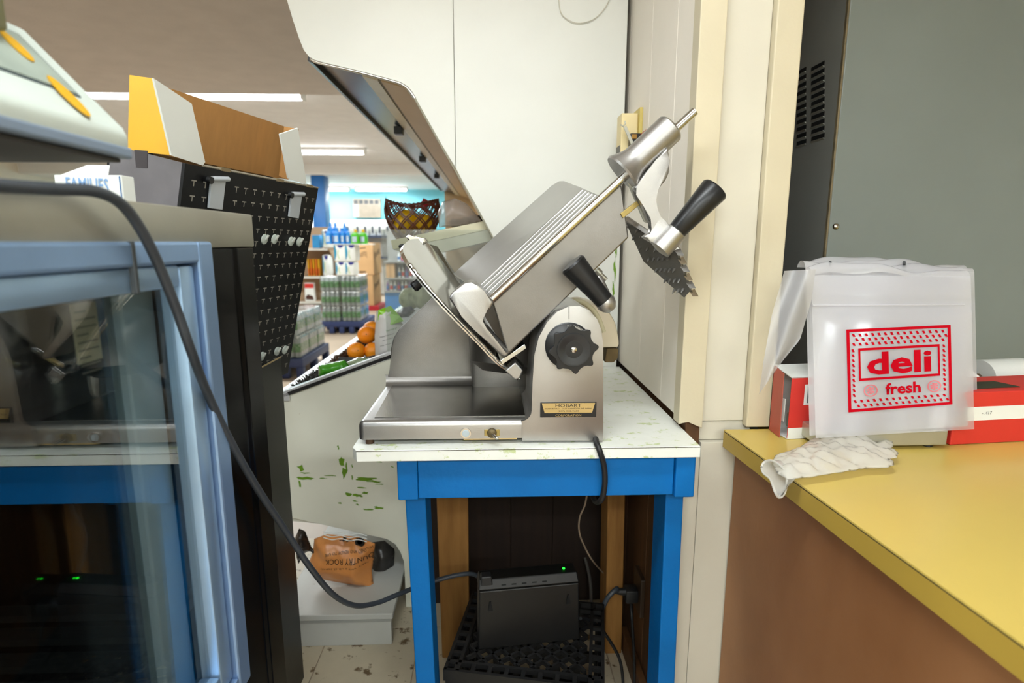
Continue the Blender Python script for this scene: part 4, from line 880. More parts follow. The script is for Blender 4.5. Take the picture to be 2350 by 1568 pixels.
hexa('near_panel', [D(0, 0, .0065), D(0, 0, DW), D(0, -DH, DW), D(0, -DH, .0065)], [D(.005, 0, .0065), D(.005, 0, DW), D(.005, -DH, DW), D(.005, -DH, .0065)], SHEENCARD, ds)
hexa('far_panel', [D(DL - .005, 0, .0065), D(DL - .005, 0, DW), D(DL - .005, -DH, DW), D(DL - .005, -DH, .0065)], [D(DL, 0, .0065), D(DL, 0, DW), D(DL, -DH, DW), D(DL, -DH, .0065)], BLKC, ds)
hexa('rear_panel', [D(0, 0, DW), D(DL, 0, DW), D(DL, -DH, DW), D(0, -DH, DW)], [D(0, 0, DW + .005), D(DL, 0, DW + .005), D(DL, -DH, DW + .005), D(0, -DH, DW + .005)], BLKC, ds)
def onp(x, y, o, n): return Pp(x, y, o, n)
# raised tray walls: brown inside, yellow and white outside
bo = D(0, 0, DW); bt = [onp(x, y, bo, dw) for x, y in ((352, 192), (400, 206), (520, 246), (652, 290), (662, 412), (440, 385), (352, 360))]
hexa('rear_wall', bt, [v + dw * .004 for v in bt], CARD, ds)
yo = D(0, 0, 0); yt = [onp(x, y, yo, du) for x, y in ((293, 346), (297, 172), (352, 180), (392, 356))]
hexa('yellow_end_flap', yt, [v + du * .004 for v in yt], YELC, ds)
wt = [onp(x, y, yo, dw) for x, y in ((353, 180), (440, 238), (471, 372), (466, 380), (394, 357))]
hexa('white_front_flap', wt, [v + dw * .004 for v in wt], WHITEC, ds)
fo_ = D(DL, 0, 0); ft_ = [onp(x, y, fo_, du) for x, y in ((652, 290), (684, 296), (660, 412), (640, 404))]
hexa('far_wall', ft_, [v + du * .004 for v in ft_], CARD, ds)
w2 = [onp(x, y, yo, dw) for x, y in ((643, 308), (684, 294), (704, 424), (662, 410))]
hexa('white_corner_flap', w2, [v + dw * .004 for v in w2], WHITEC, ds)
rimp = [D(.03, .001, -.001), D(DL, .001, -.001), D(DL, .006, .006), D(.03, .006, .006)]
tube('cut_edge', [D(.05, .002, .002), D(DL, .002, .002)], .0028, mat('grey_board_edge', '9d9584', .8), ds, 6)
# T marks (print)
bm = bmesh.new(); random.seed(5)
def quad(bm, a, b, c, d, off=-.0006):
    bm.faces.new([bm.verts.new(D(x, y, off)) for x, y in (a, b, c, d)])
for r in range(17):
    for c in range(15):
        uu = .028 + c * .0325; vv = -.028 - r * .0298
        if uu > DL - .012 or (r in (0, 1) and c in (2, 3)) or (r in (0, 1) and c == 12): continue
        h = random.uniform(.009, .014)
        quad(bm, (uu - .007, vv), (uu + .007, vv), (uu + .007, vv - .0024), (uu - .007, vv - .0024))
        quad(bm, (uu - .0013, vv), (uu + .0013, vv), (uu + .0013, vv - h), (uu - .0013, vv - h))
setp(finish(bm, 'slot_marks', mat('pale_mark', '9f9b90', .7), fp), kind='stuff')
def clip(x0, y0, x1, y1):
    a = onp(x0, y0, D(0, 0, -.006), dw); b = onp(x1, y0, D(0, 0, -.006), dw); c = onp(x1 - 8, y1, D(0, 0, -.006), dw); d = onp(x0 - 6, y1 - 4, D(0, 0, -.006), dw)
    k = hexa('price_clip', [a, b, c, d], [v + dw * .005 for v in (a, b, c, d)], mat('clip_plastic', 'c2c9d0', .35), ds, .001)
    tube('clip_roll', [a + dvv * .003, b + dvv * .003 + du * .006], .0055, mat('clip_plastic', 'c2c9d0', .35), k, 10)
    lathe('clip_stud', [(0, .008), (.008, .007)], a - du * .010, -dw, BLACKP, k, 12)
clip(486, 414, 519, 482); clip(670, 448, 694, 502)
for i in range(3):
    f = (.10, .30, .44)[i]; hexa('edge_tab', [D(f, -.001, -.002), D(f + .03, -.001, -.002), D(f + .03, .006, -.002), D(f, .006, -.002)], [D(f, -.001, .008), D(f + .03, -.001, .008), D(f + .03, .006, .008), D(f, .006, .008)], mat('tab_board', '8a7a5c', .8), ds)
n0_ = [onp(x, y, yo - du * .001, du) for x, y in ((308, 344), (338, 346), (338, 386), (312, 384))]
hexa('end_notch', n0_, [v + du * .0008 for v in n0_], mat('notch_dark', '3c3638', .7), ds)
CLEAR = mat('milky_hook_plastic', 'c6cfc8', .25, 0, .03, 10)
for (x, y) in ((606, 549), (629, 549), (667, 554), (686, 555), (600, 818), (635, 806), (653, 803)):
    c = onp(x, y, D(0, 0, -.001), dw); hk = lathe('hook_disc', [(0, .0125), (.003, .012), (.0045, .007), (.005, 0)], c, -dw, CLEAR, ds, 18)
    tube('hook_peg', [c - dw * .003, c - dw * .007 + dvv * .003, c - dw * .010 + dvv * .012], .0028, mat('hook_white', 'e4e8e0', .3), hk, 8)
# plain black pedestal under it
ez = Px(665, 808, -.577).z
BPED = mat('black_pedestal', '090908', .3, 0, .1, 10, .03, 14, col2='5a5040', th=.80, spec=.22)
box('pedestal_front', -.583, -.577, 1.03, 1.535, 0, ez, BPED, ds, .001)
box('pedestal_near', -.86, -.5835, 1.03, 1.036, 0, ez - .12, BPED, ds, .001)
box('pedestal_far', -.86, -.5835, 1.529, 1.535, 0, ez - .12, BPED, ds, .001)
box('pedestal_back', -.866, -.8605, 1.03, 1.535, 0, ez - .12, BPED, ds, .001)
tube('pedestal_edge', [(-.577, 1.035, ez), (-.577, 1.53, ez)], .0022, mat('tan_cut_edge', 'a08c64', .7), ds, 6)

# ================================================================ under the table
cr = thing('milk_crate', (.09, 1.32, 0), 'black plastic milk crate upside down on the floor under the table', 'crate')
CRM = mat('dusty_black_crate', '121111', .55, 0, .3, 16, .1, 60, col2='2a2825', th=.66)
ca = math.radians(-20); ce = Vector((.095, 1.33, 0)); ex_, ey_ = Vector((math.cos(ca), math.sin(ca), 0)), Vector((-math.sin(ca), math.cos(ca), 0))
ex_, ey_ = Vector((math.cos(-ca * -.55), math.sin(ca * .55), 0)), Vector((-math.sin(ca * .55), math.cos(ca * .55), 0))
HW, HD, HH = .188, .155, .285
def K(a, b, z): return ce + ex_ * a + ey_ * b + Vector((0, 0, z))
def kbox(bm, a0, a1, b0, b1, z0, z1):
    vs = [bm.verts.new(K(*p)) for p in ((a0, b0, z0), (a1, b0, z0), (a1, b1, z0), (a0, b1, z0), (a0, b0, z1), (a1, b0, z1), (a1, b1, z1), (a0, b1, z1))]
    for f in ((0, 1, 2, 3), (4, 5, 6, 7), (0, 1, 5, 4), (1, 2, 6, 5), (2, 3, 7, 6), (3, 0, 4, 7)): bm.faces.new([vs[i] for i in f])
for nm, a0, a1, b0, b1 in (('crate_wall', -HW, HW, -HD, -HD + .012), ('crate_wall', -HW, HW, HD - .012, HD), ('crate_wall', -HW, -HW + .012, -HD + .0125, HD - .0125), ('crate_wall', HW - .012, HW, -HD + .0125, HD - .0125)):
    bm = bmesh.new(); kbox(bm, a0, a1, b0, b1, 0, .03); kbox(bm, a0, a1, b0, b1, .10, .13); kbox(bm, a0, a1, b0, b1, .21, HH - .03)
    n = 7; lx = (a1 - a0) > .1
    for i in range(n):
        f = i / (n - 1)
        if lx: x = a0 + (a1 - a0 - .02) * f; kbox(bm, x, x + .02, b0, b1, .03, .21)
        else: y = b0 + (b1 - b0 - .02) * f; kbox(bm, a0, a1, y, y + .02, .03, .21)
    finish(bm, nm, CRM, cr)
bm = bmesh.new()
for (a0, a1, b0, b1) in ((-HW - .004, HW + .004, -HD - .004, -HD + .004), (-HW - .004, HW + .004, HD - .004, HD + .004), (-HW - .004, -HW + .004, -HD, HD), (HW - .004, HW + .004, -HD, HD)): kbox(bm, a0, a1, b0, b1, HH - .03, HH)
for (a0, a1, b0, b1) in ((-HW, HW, -HD + .026, -HD + .034), (-HW, HW, HD - .034, HD - .026), (-HW + .026, -HW + .034, -HD, HD), (HW - .034, HW - .026, -HD, HD)): kbox(bm, a0, a1, b0, b1, HH - .012, HH)
for i in range(9):
    x = -HW + .02 + i * (2 * HW - .05) / 8
    for b0 in (-HD + .004, HD - .026): kbox(bm, x, x + .010, b0, b0 + .022, HH - .010, HH - .001)
for i in range(8):
    y = -HD + .02 + i * (2 * HD - .05) / 7
    for a0 in (-HW + .004, HW - .026): kbox(bm, a0, a0 + .022, y, y + .010, HH - .010, HH - .001)
finish(bm, 'crate_rim', CRM, cr)
bm = bmesh.new(); iw, idp = HW - .034, HD - .034
for s in (-1, 1):
    for k in range(-9, 10):
        c0 = k * .042; pts = []
        for t in [i / 40 * .8 - .4 for i in range(41)]:
            a, b = t, s * t + c0
            if abs(a) <= iw and abs(b) <= idp: pts.append((a, b))
        if len(pts) > 1:
            (a, b), (a2_, b2_) = pts[0], pts[-1]; d = Vector((a2_ - a, b2_ - b)).normalized() * .02; a -= d.x * .5; b -= d.y * .5; a2_ += d.x * .5; b2_ += d.y * .5
            nx_, ny_ = -d.y / .02 * .003, d.x / .02 * .003
            vs = [bm.verts.new(K(*p)) for z in (HH - .014, HH - .002) for p in ((a - nx_, b - ny_, z), (a2_ - nx_, b2_ - ny_, z), (a2_ + nx_, b2_ + ny_, z), (a + nx_, b + ny_, z))]
            for f in ((0, 1, 2, 3), (4, 5, 6, 7), (0, 1, 5, 4), (1, 2, 6, 5), (2, 3, 7, 6), (3, 0, 4, 7)): bm.faces.new([vs[i] for i in f])
setp(finish(bm, 'lattice', CRM, cr), kind='stuff')
# battery box standing on the crate
up_ = thing('battery_backup', K(.0, .04, HH), 'flat black electronic box with a green light standing on the crate', 'power box')
UPM = mat('black_box_plastic', '0a0a0a', .45, 0, .15, 18, .05, 80)
ua, ub = Pz(1098, 1492, HH + .001), Pz(1330, 1468, HH + .001); ue = (ub - ua); ue.z = 0; uL = ue.length; ue.normalize(); un = Vector((-ue.y, ue.x, 0)); UH = P(1100, 1352, ua.y).z - HH
def U(a, b, z): return ua + ue * a + un * b + Vector((0, 0, z))
hexa('body', [U(0, 0, 0), U(uL, 0, 0), U(uL, .055, 0), U(0, .055, 0)], [U(.004, .004, UH - .012), U(uL - .004, .004, UH - .012), U(uL - .004, .055, UH - .012), U(.004, .055, UH - .012)], UPM, up_, .003)
hexa('top_cover', [U(.002, .006, UH - .0115), U(uL - .002, .006, UH - .0115), U(uL - .002, .060, UH - .0115), U(.002, .060, UH - .0115)], [U(.006, .016, UH + .012), U(uL - .006, .016, UH + .012), U(uL - .006, .060, UH + .012), U(.006, .060, UH + .012)], UPM, up_, .003)
for f in (.12, .88):
    a = uL * f; hexa('keyhole', [U(a - .006, -.0006, UH * .62), U(a + .006, -.0006, UH * .62), U(a + .002, .0008, UH * .76), U(a - .002, .0008, UH * .76)], [U(a - .006, .0006, UH * .62), U(a + .006, .0006, UH * .62), U(a + .002, .002, UH * .76), U(a - .002, .002, UH * .76)], mat('hole_black', '020202', .9), up_)
for i in range(5):
    a = .06 + i * .026; hexa('outlet_slot', [U(a, .009, UH - .004), U(a + .012, .009, UH - .004), U(a + .012, .012, UH + .002), U(a, .012, UH + .002)], [U(a, .0115, UH - .004), U(a + .012, .0115, UH - .004), U(a + .012, .0145, UH + .002), U(a, .0145, UH + .002)], mat('hole_black', '020202', .9), up_)
lathe('status_light', [(0, .0035), (.0015, .0032), (.002, 0)], U(uL * .86, .035, UH + .012), (0, -.3, 1), mat('green_led', '20ff30', .4, emis='18ff28', es=4.0), up_, 12)
hexa('cord_socket', [U(.008, .010, UH - .004), U(.04, .010, UH - .004), U(.04, .040, UH - .004), U(.008, .040, UH - .004)], [U(.010, .012, UH + .022), U(.036, .012, UH + .022), U(.036, .036, UH + .022), U(.010, .036, UH + .022)], RUBBER, up_, .003)
# outlet, plug and cables on the side wall
oz = P(1450, 1345, 1.52)
ot = thing('wall_outlet', (WX - .01, 1.50, oz.z), 'dark plug with two cables in an outlet on the brown side wall under the table', 'outlet')
box('plate', WX - .012, WX + .0015, 1.46, 1.54, oz.z - .065, oz.z + .055, mat('brown_outlet_plate', '3a2a1c', .5), ot, .003)
box('plug', WX - .050, WX - .0125, 1.475, 1.515, oz.z - .03, oz.z + .012, RUBBER, ot, .006)
lathe('plug_neck', [(0, .012), (.03, .007)], (WX - .05, 1.49, oz.z + .002), (-1, -.1, .1), RUBBER, ot, 12)
def cab(name, pts, r, m, lab, n=8):
    t = thing(name, pts[0], lab, 'cable'); tube('cable', pts, r, m, t, 8, n=n); return t
cab('black_cable', [Vector((WX - .075, 1.486, oz.z + .006)), P(1415, 1352, 1.46), P(1395, 1372, 1.45), P(1380, 1400, 1.46), P(1368, 1420, 1.48)], .007, GREYCORD, 'thick grey cable bending from the wall plug toward the crate')
cab('black_cable', [Vector((WX - .03, 1.495, oz.z - .032)), P(1450, 1420, 1.46), P(1455, 1500, 1.45), P(1456, 1560, 1.44), P(1457, 1620, 1.43)], .0045, RUBBER, 'thin black cable dropping straight down from the wall plug')
cab('black_cable', [P(1332, 1420, 1.335), P(1345, 1420, 1.37), P(1375, 1440, 1.42), P(1405, 1480, 1.43), P(1425, 1525, 1.43), P(1432, 1600, 1.42)], .0045, RUBBER, 'black cable leaving the right end of the black box and curving to the floor')
cab('thin_cable', [P(1347, 1135, 1.45), P(1342, 1160, 1.45), P(1330, 1190, 1.46), P(1330, 1225, 1.46), P(1345, 1262, 1.47), P(1362, 1290, 1.48), P(1384, 1315, 1.585)], .0026, mat('beige_cable', '8d7a66', .5), 'thin beige cable hanging behind the apron and running to the stud')
cab('grey_cable', [P(1342, 1280, 1.84), P(1350, 1310, 1.82), P(1356, 1350, 1.80), P(1356, 1400, 1.78), P(1352, 1428, 1.76)], .006, mat('dim_grey_cable', '55504a', .6), 'grey cable standing behind the black box by the dark panelling')
# ================================================================ right side: counter and things on it
ct = thing('counter', (1.2, .9, 0), 'yellow laminate counter with a brown hardboard side', 'counter')
kA, kB = Vector((.519, 1.2035, 0)), Vector((.5585, .45, 0)); kd = (kB - kA).normalized(); kC = kA + kd * 1.6
ctop = [(kA.x, kA.y), (kC.x, kC.y), (2.2, kC.y), (2.2, 1.595), (.66, 1.595), (.66, 1.2035)]
hexa('countertop', [(x, y, TT - .003) for x, y in ctop], [(x, y, TT) for x, y in ctop], YELLOW, ct)
hexa('dark_seam', [(x + .0006, y, TT - .0055) for x, y in ctop], [(x + .0006, y, TT - .003) for x, y in ctop], DARKLINE, ct)
hexa('edge_band', [(x, y, TT - .040) for x, y in ctop], [(x, y, TT - .0055) for x, y in ctop], YEDGE, ct)
sA = kA + Vector((.030, -.0, 0)); sC = kC + Vector((.030, 0, 0))
slab('side_panel', [(sA.x, sA.y, 0), (sC.x, sC.y, 0), (sC.x, sC.y, TT - .0405), (sA.x, sA.y, TT - .0405)], (1, 0, 0), .018, BROWNP, ct)
# tall grey metal cabinet behind the counter
gc = thing('grey_cabinet', (1.6, 2.0, 0), 'tall grey enamelled metal cabinet with side louvres behind the counter', 'cabinet')
GX, GY = .9499, 1.602
box('body', GX, 2.4, GY + .012, 2.7, 0, 2.46, GREYCD, gc, .002)
box('front_panel', GX + .004, 2.4, GY, GY + .0115, .02, 2.455, GREYC, gc, .002)
box('edge_strip', GX - .001, GX + .006, GY + .002, GY + .011, .02, 2.455, mat('rusty_edge', '9b8c6c', .6, 0, .3, 30), gc)
HOLE = mat('hole_black', '020202', .9)
lou = []
for col, (xa_, xb_) in enumerate(((1862, 1892), (1828, 1850))):
    for i in range(11):
        y0 = 139 + i * 16.6 + col * 14
        a = Px(xb_, y0 - .035 * 0, GX - .001); b = Px(xa_, y0 + 14, GX - .001)
        ya_, yb2 = sorted((a.y, b.y)); zc = (a.z)
        lo = hexa('louvre', [(GX - .0012, ya_, zc - .013), (GX - .0012, yb2, zc - .013), (GX - .0012, yb2, zc), (GX - .0012, ya_, zc)], [(GX + .002, ya_, zc - .013), (GX + .002, yb2, zc - .013), (GX + .002, yb2, zc), (GX + .002, ya_, zc)], HOLE, gc)
        hexa('louvre_lip', [(GX - .001, ya_, zc - .017), (GX - .001, yb2, zc - .017), (GX - .005, yb2, zc - .013), (GX - .005, ya_, zc - .013)], [(GX + .001, ya_, zc - .017), (GX + .001, yb2, zc - .017), (GX - .001, yb2, zc - .0125), (GX - .001, ya_, zc - .0125)], GREYCD, lo)
for (x, y) in ((1918, 520), (2270, 838)):
    lathe('screw_head', [(0, .010), (.003, .009), (.006, .005), (.0065, 0)], P(x, y, GY), (0, -1, 0), CHROME, gc, 14)
struct(box('trim_9', GX - .26, GX + .02, 1.9, 2.0, 2.38, 2.498, MIDW))
# deli bag dispenser
st_ = thing('bag_stand', (.79, 1.15, TT), 'grey steel bag stand on the counter', 'stand')
r0 = Pz(2175, 1032, TT); bX0, bX1, bYf = .66, r0.x, r0.y + .004
box('base', bX0, bX1, bYf, bYf + .17, TT + .007, P(2170, 988, bYf).z, STEEL, st_, .003)
box('upright', bX0 + .03, bX1 - .03, bYf + .10, bYf + .106, TT + .03, P(2000, 640, bYf + .10).z, STEEL, st_, .002)
for fx in (bX0 + .02, bX1 - .025):
    for fy in (bYf + .02, bYf + .15): lathe('foot', [(0, .010), (.008, .010)], (fx, fy, TT), (0, 0, 1), BLACKP, st_, 12)
for x in (1905, 2075): tube('hanger_post', [P(x, 660, bYf + .10), P(x, 622, bYf + .095), P(x, 606, bYf + .08), P(x, 602, bYf + .07)], .003, BLACKP, st_, 8, n=4)
BAG = film('milky_bag_film', 'fbfbfd', .55, 'eeeef2', .15, .9, .06, 10)
BAG2 = film('milky_bag_film_dense', 'f8f8fa', .45, 'ececf0', .2, .8, .06, 10)
def bagF(layer=0, sh=(0, 0)):
    def F(s, t):
        tl, tr, br, bl = (1862, 632), (2228, 634), (2236, 985), (1872, 1006)
        x = (tl[0] * (1 - s) + tr[0] * s) * (1 - t) + (bl[0] * (1 - s) + br[0] * s) * t + sh[0]
        y = (tl[1] * (1 - s) + tr[1] * s) * (1 - t) + (bl[1] * (1 - s) + br[1] * s) * t + sh[1]
        Y = bYf + .055 - .075 * t ** .8 + layer * .0085 + .004 * math.sin(s * 9 + t * 3) + .003 * math.sin(s * 23 + 4 * t) * t + .02 * max(0, s - .85) * 6 * t
        Y += .006 * math.exp(-((t - .19) / .03) ** 2)
        return P(x, y, Y)
    return F
def sheet(name, F, m, parent, nu=26, nv=26, th=.0003):
    bm = bmesh.new(); g = [[bm.verts.new(F(i / nu, j / nv)) for j in range(nv + 1)] for i in range(nu + 1)]
    for i in range(nu):
        for j in range(nv): bm.faces.new((g[i][j], g[i + 1][j], g[i + 1][j + 1], g[i][j + 1]))
    return finish(bm, name, m, parent, True, ang=180)
F0 = bagF(0)
bags = [('front clear deli bag with the red printed panel', 0, (0, 0)), ('second deli bag just behind the printed one', 2, (-14, -6)), ('third deli bag in the stack on the stand', 4, (8, -10)), ('rearmost deli bag of the stack on the stand', 6, (-6, -14))]
fb = None
for l, ly, shf in bags:
    t = thing('deli_bag', (.79, bYf, TT + .05), l, 'bag', 'plastic deli bags on the stand')
    sheet('film', bagF(ly, shf), BAG if ly == 0 else BAG2, t)
    def FT(s, tt, ly=ly, shf=shf):
        a = tt * math.pi * .9; q = bagF(ly, shf)(s, 0); rr = .016 + .006 * math.sin(s * 7 + ly)
        return q + Vector((0, rr * (1 - math.cos(a)) * .8, rr * math.sin(a) + .003 * math.sin(s * 17 + ly) + .006 * math.sin(s * 5)))
    sheet('folded_top', FT, BAG2, t, 26, 8)
    if fb is None:
        fb = t
        tube('zip_ridge', [F0(i / 20, .185) + Vector((0, -.002, 0)) for i in range(20)], .0022, BAG2, t, 6)
        # red print
        def R(s, t_): return F0(.205 + .655 * s, .335 + .515 * t_ - .02 * s) + Vector((0, -.0025, 0))
        def rect(bm, s0, t0, s1, t1, n=10):
            long_s = abs(s1 - s0) > abs(t1 - t0)
            for i in range(n):
                f0_, f1_ = i / n, (i + 1) / n
                if long_s: q = [(s0 + (s1 - s0) * f0_, t0), (s0 + (s1 - s0) * f1_, t0), (s0 + (s1 - s0) * f1_, t1), (s0 + (s1 - s0) * f0_, t1)]
                else: q = [(s0, t0 + (t1 - t0) * f0_), (s1, t0 + (t1 - t0) * f0_), (s1, t0 + (t1 - t0) * f1_), (s0, t0 + (t1 - t0) * f1_)]
                bm.faces.new([bm.verts.new(R(*p)) for p in q])
        bm = bmesh.new()
        for a in ((0, 0, 1, .035), (0, .965, 1, 1), (0, .03, .03, .97), (.97, .03, 1, .97), (.11, .235, .89, .265), (.11, .60, .89, .63), (.11, .26, .13, .605), (.87, .26, .89, .605)): rect(bm, *a)
        finish(bm, 'print_frame', REDINK, t)
        bm = bmesh.new()
        def tri(s, t_, w_, h_): bm.faces.new([bm.verts.new(R(*p)) for p in ((s - w_, t_ - h_), (s + w_ * .3, t_ - h_), (s + w_, t_ + h_), (s - w_ * .3, t_ + h_))])
        for r in range(3):
            for i in range(15): tri(.07 + i * .061 + (r % 2) * .03, .075 + r * .055, .018, .018)
        for r in range(2):
            for i in range(15): tri(.07 + i * .061 + (r % 2) * .03, .875 + r * .055, .018, .016)
        for i in range(10):
            for s in (.06, .93): tri(s, .26 + i * .06, .016, .018)
        setp(finish(bm, 'print_ticks', REDINK, t), kind='stuff')
        def rtext(s, cs, ct_, ww, hh, bold):
            o = text('lettering', s, (0, 0, 0), (1, 0, 0), (0, 1, 0), hh, REDINK, t, ww, bold=bold)
            bm = bmesh.new(); bm.from_mesh(o.data); bmesh.ops.subdivide_edges(bm, edges=[e for e in bm.edges if e.calc_length() > .08], cuts=2)
            for v in bm.verts: v.co = R(cs + v.co.x, ct_ - v.co.y)
            bm.to_mesh(o.data); bm.free()
        rtext('deli', .50, .43, .62, .28, .03); rtext('fresh', .53, .75, .34, .14, .03)
        for cs in (.22, .83):
            bm = bmesh.new()
            for (ra_, rb_) in ((.075, .062), (.045, .0)):
                for i in range(20):
                    a, b = i / 20 * 2 * math.pi, (i + 1) / 20 * 2 * math.pi
                    q = [(cs + ra_ * .9 * math.cos(a), .755 + ra_ * math.sin(a)), (cs + ra_ * .9 * math.cos(b), .755 + ra_ * math.sin(b)), (cs + rb_ * .9 * math.cos(b), .755 + rb_ * math.sin(b)), (cs + rb_ * .9 * math.cos(a), .755 + rb_ * math.sin(a))]
                    if rb_ > 0: bm.faces.new([bm.verts.new(R(*p)) for p in q])
                    elif i % 3: bm.faces.new([bm.verts.new(R(*p)) for p in q[:3]])
            finish(bm, 'print_emblem', mat('faded_red_ink', 'd8707a', .5), t)
# a bag flopped over to the left
lt = thing('deli_bag', (.66, 1.13, TT + .1), 'plastic deli bag flopped sideways over the left of the stand', 'bag')
def FL(s, t):
    l = ((1800, 622), (1772, 720), (1752, 830), (1742, 905)); r = ((1872, 618), (1862, 690), (1836, 780), (1795, 830))
    k = min(t * 3, 2.999); i = int(k); f = k - i
    L = (l[i][0] * (1 - f) + l[i + 1][0] * f, l[i][1] * (1 - f) + l[i + 1][1] * f); Rr = (r[i][0] * (1 - f) + r[i + 1][0] * f, r[i][1] * (1 - f) + r[i + 1][1] * f)
    return P(L[0] + (Rr[0] - L[0]) * s, L[1] + (Rr[1] - L[1]) * s, bYf + .05 - .02 * t + .012 * math.sin(s * 6 + t * 3) - .01 * s)
sheet('film', FL, BAG2, lt, 14, 20)
# red and white cartons
rc_ = thing('glove_carton', Pz(1805, 1008, TT), 'open red and white carton leaning at the counter corner by the post', 'carton')
g0 = Pz(1806, 1008, TT + .001); g1 = Pz(1764, 985, TT + .001); g2 = g0 + Vector((.17, .02, 0)); gH = P(1806, 868, g0.y).z - TT
ge = (g1 - g0); gz = Vector((0, 0, 1))
g3 = g1 + (g2 - g0)
wl_ = .002
slab('front_face', [g0, g2, g2 + gz * gH, g0 + gz * gH], (0, 1, 0), wl_, RED, rc_)
slab('rear_face', [g1, g3, g3 + gz * gH * 1.1, g1 + gz * gH * 1.1], (0, -1, 0), wl_, WHITEC, rc_)
slab('bottom_face', [g0, g2, g3, g1], (0, 0, 1), wl_, WHITEC, rc_)
slab('top_face', [g0 + gz * gH, g2 + gz * gH, g3 + gz * gH * 1.1, g1 + gz * gH * 1.1], (0, 0, -1), wl_, WHITEC, rc_)
slab('white_band', [g0 - Vector((0, .0004, 0)), g2 - Vector((0, .0004, 0)), g2 + gz * gH * .18 - Vector((0, .0004, 0)), g0 + gz * gH * .18 - Vector((0, .0004, 0))], (0, -1, 0), .0003, WHITEC, rc_)
lb = [g0.lerp(g2, .18) + gz * gH * .55, g0.lerp(g2, .6) + gz * gH * .55, g0.lerp(g2, .6) + gz * gH * .88, g0.lerp(g2, .18) + gz * gH * .88]
slab('label_patch', [v - Vector((0, .0004, 0)) for v in lb], (0, -1, 0), .0003, WHITEC, rc_)
for i in range(9):
    f = .22 + i * .035; q = g0.lerp(g2, f) + gz * gH * .58 - Vector((0, .001, 0)); slab('bar', [q, q + (g2 - g0) * (.012 if i % 2 else .02), q + (g2 - g0) * (.012 if i % 2 else .02) + gz * gH * .26, q + gz * gH * .26], (0, -1, 0), .0002, mat('grey_bar', '77777a', .6), rc_)
fl0 = g1 + Vector((-.004, -.02, 0)); slab('end_flap', [g1, g1 + Vector((-.004, -.055, .0)), g1 + Vector((-.0, -.045, gH * 1.02)), g1 + gz * gH * 1.1], (1, 0, 0), .0015, mat('red_flap', 'b85a4c', .5), rc_)
slab('inner_tab', [g0.lerp(g1, .25) + gz * gH * .25, g0.lerp(g1, .75) + gz * gH * .22, g0.lerp(g1, .75) + gz * gH * .60, g0.lerp(g1, .25) + gz * gH * .62], (1, 0, 0), .001, WHITEC, rc_)
r2 = thing('film_carton', Pz(2260, 1015, TT), 'long red and white wrap carton on the counter right of the bags', 'carton')
h0, h1 = Pz(2180, 1022, TT + .001), Pz(2350, 1013, TT + .001); he = (h1 - h0).normalized(); h1 = h0 + he * .34; hn = Vector((-he.y, he.x, 0)); hH = P(2260, 903, h0.y).z - TT
def HB(a, b, z): return h0 + he * a + hn * b + gz * z
hexa('carton_body', [HB(0, 0, 0), HB(.34, 0, 0), HB(.34, .10, 0), HB(0, .10, 0)], [HB(0, 0, hH), HB(.34, 0, hH), HB(.34, .10, hH + .006), HB(0, .10, hH + .006)], RED, r2, .002)
hexa('white_stripe', [HB(.02, -.0006, hH * .46), HB(.34, -.0006, hH * .46), HB(.34, -.0006, hH * .72), HB(.02, -.0006, hH * .72)], [HB(.02, .0006, hH * .46), HB(.34, .0006, hH * .46), HB(.34, .0006, hH * .72), HB(.02, .0006, hH * .72)], WHITEC, r2)
hexa('carton_opening', [HB(.06, .02, hH + .0016), HB(.17, .02, hH + .0016), HB(.15, .06, hH + .004), HB(.08, .06, hH + .004)], [HB(.06, .02, hH + .003), HB(.17, .02, hH + .003), HB(.15, .06, hH + .0056), HB(.08, .06, hH + .0056)], mat('hole_olive', '3b3a26', .9), r2)
hexa('lid_flap', [HB(.03, .10, hH + .004), HB(.16, .10, hH + .004), HB(.14, .11, hH + .022), HB(.06, .11, hH + .022)], [HB(.03, .102, hH + .004), HB(.16, .102, hH + .004), HB(.14, .112, hH + .022), HB(.06, .112, hH + .022)], WHITEC, r2)
text('lettering', '- .417', HB(.075, -.0012, hH * .6), he, (0, 0, 1), .007, mat('grey_ink', '77777a', .5), r2)
wr_ = thing('paper_roll', HB(.27, .13, 0), 'white roll end behind the red wrap carton', 'roll')
lathe('roll', [(0, .012), (0, .045), (.12, .045), (.12, .012)], HB(.24, .15, hH - .02) + Vector((0, .03, 0)), he, WHITEC, wr_, 24)
lathe('core', [(0, .011), (.12, .011)], HB(.24, .15, hH - .02) + Vector((0, .03, 0)), he, CARD, wr_, 16)
# disposable glove
gv = thing('disposable_glove', Pz(1900, 1060, TT), 'crumpled translucent white disposable glove on the counter edge', 'glove')
GLV = film('glove_vinyl', 'fbfbf8', .34, 'f6f4ee', .18, .9, .12, 40)
gpo = [(1770, 1080), (1778, 1064), (1832, 1046), (1872, 1018), (1912, 1006), (1950, 1004), (1976, 1003), (1984, 1012), (1980, 1022), (1996, 1012), (2012, 1014), (2018, 1026), (2008, 1036), (2030, 1024), (2046, 1030), (2048, 1044), (2030, 1052), (2050, 1050), (2060, 1058), (2056, 1070), (2034, 1074), (2048, 1078), (2050, 1088), (2034, 1094), (1990, 1094), (1930, 1104), (1880, 1112), (1838, 1118), (1806, 1122), (1782, 1108)]
gpl = [(Pz(x, y, TT).x, Pz(x, y, TT).y) for x, y in gpo]
pillow('glove_body', gpl, ((0, 0, TT + .001), (1, 0, 0), (0, 1, 0), (0, 0, 1)), .032, GLV, gv, 60, .75, noise=.010, nsc=55)
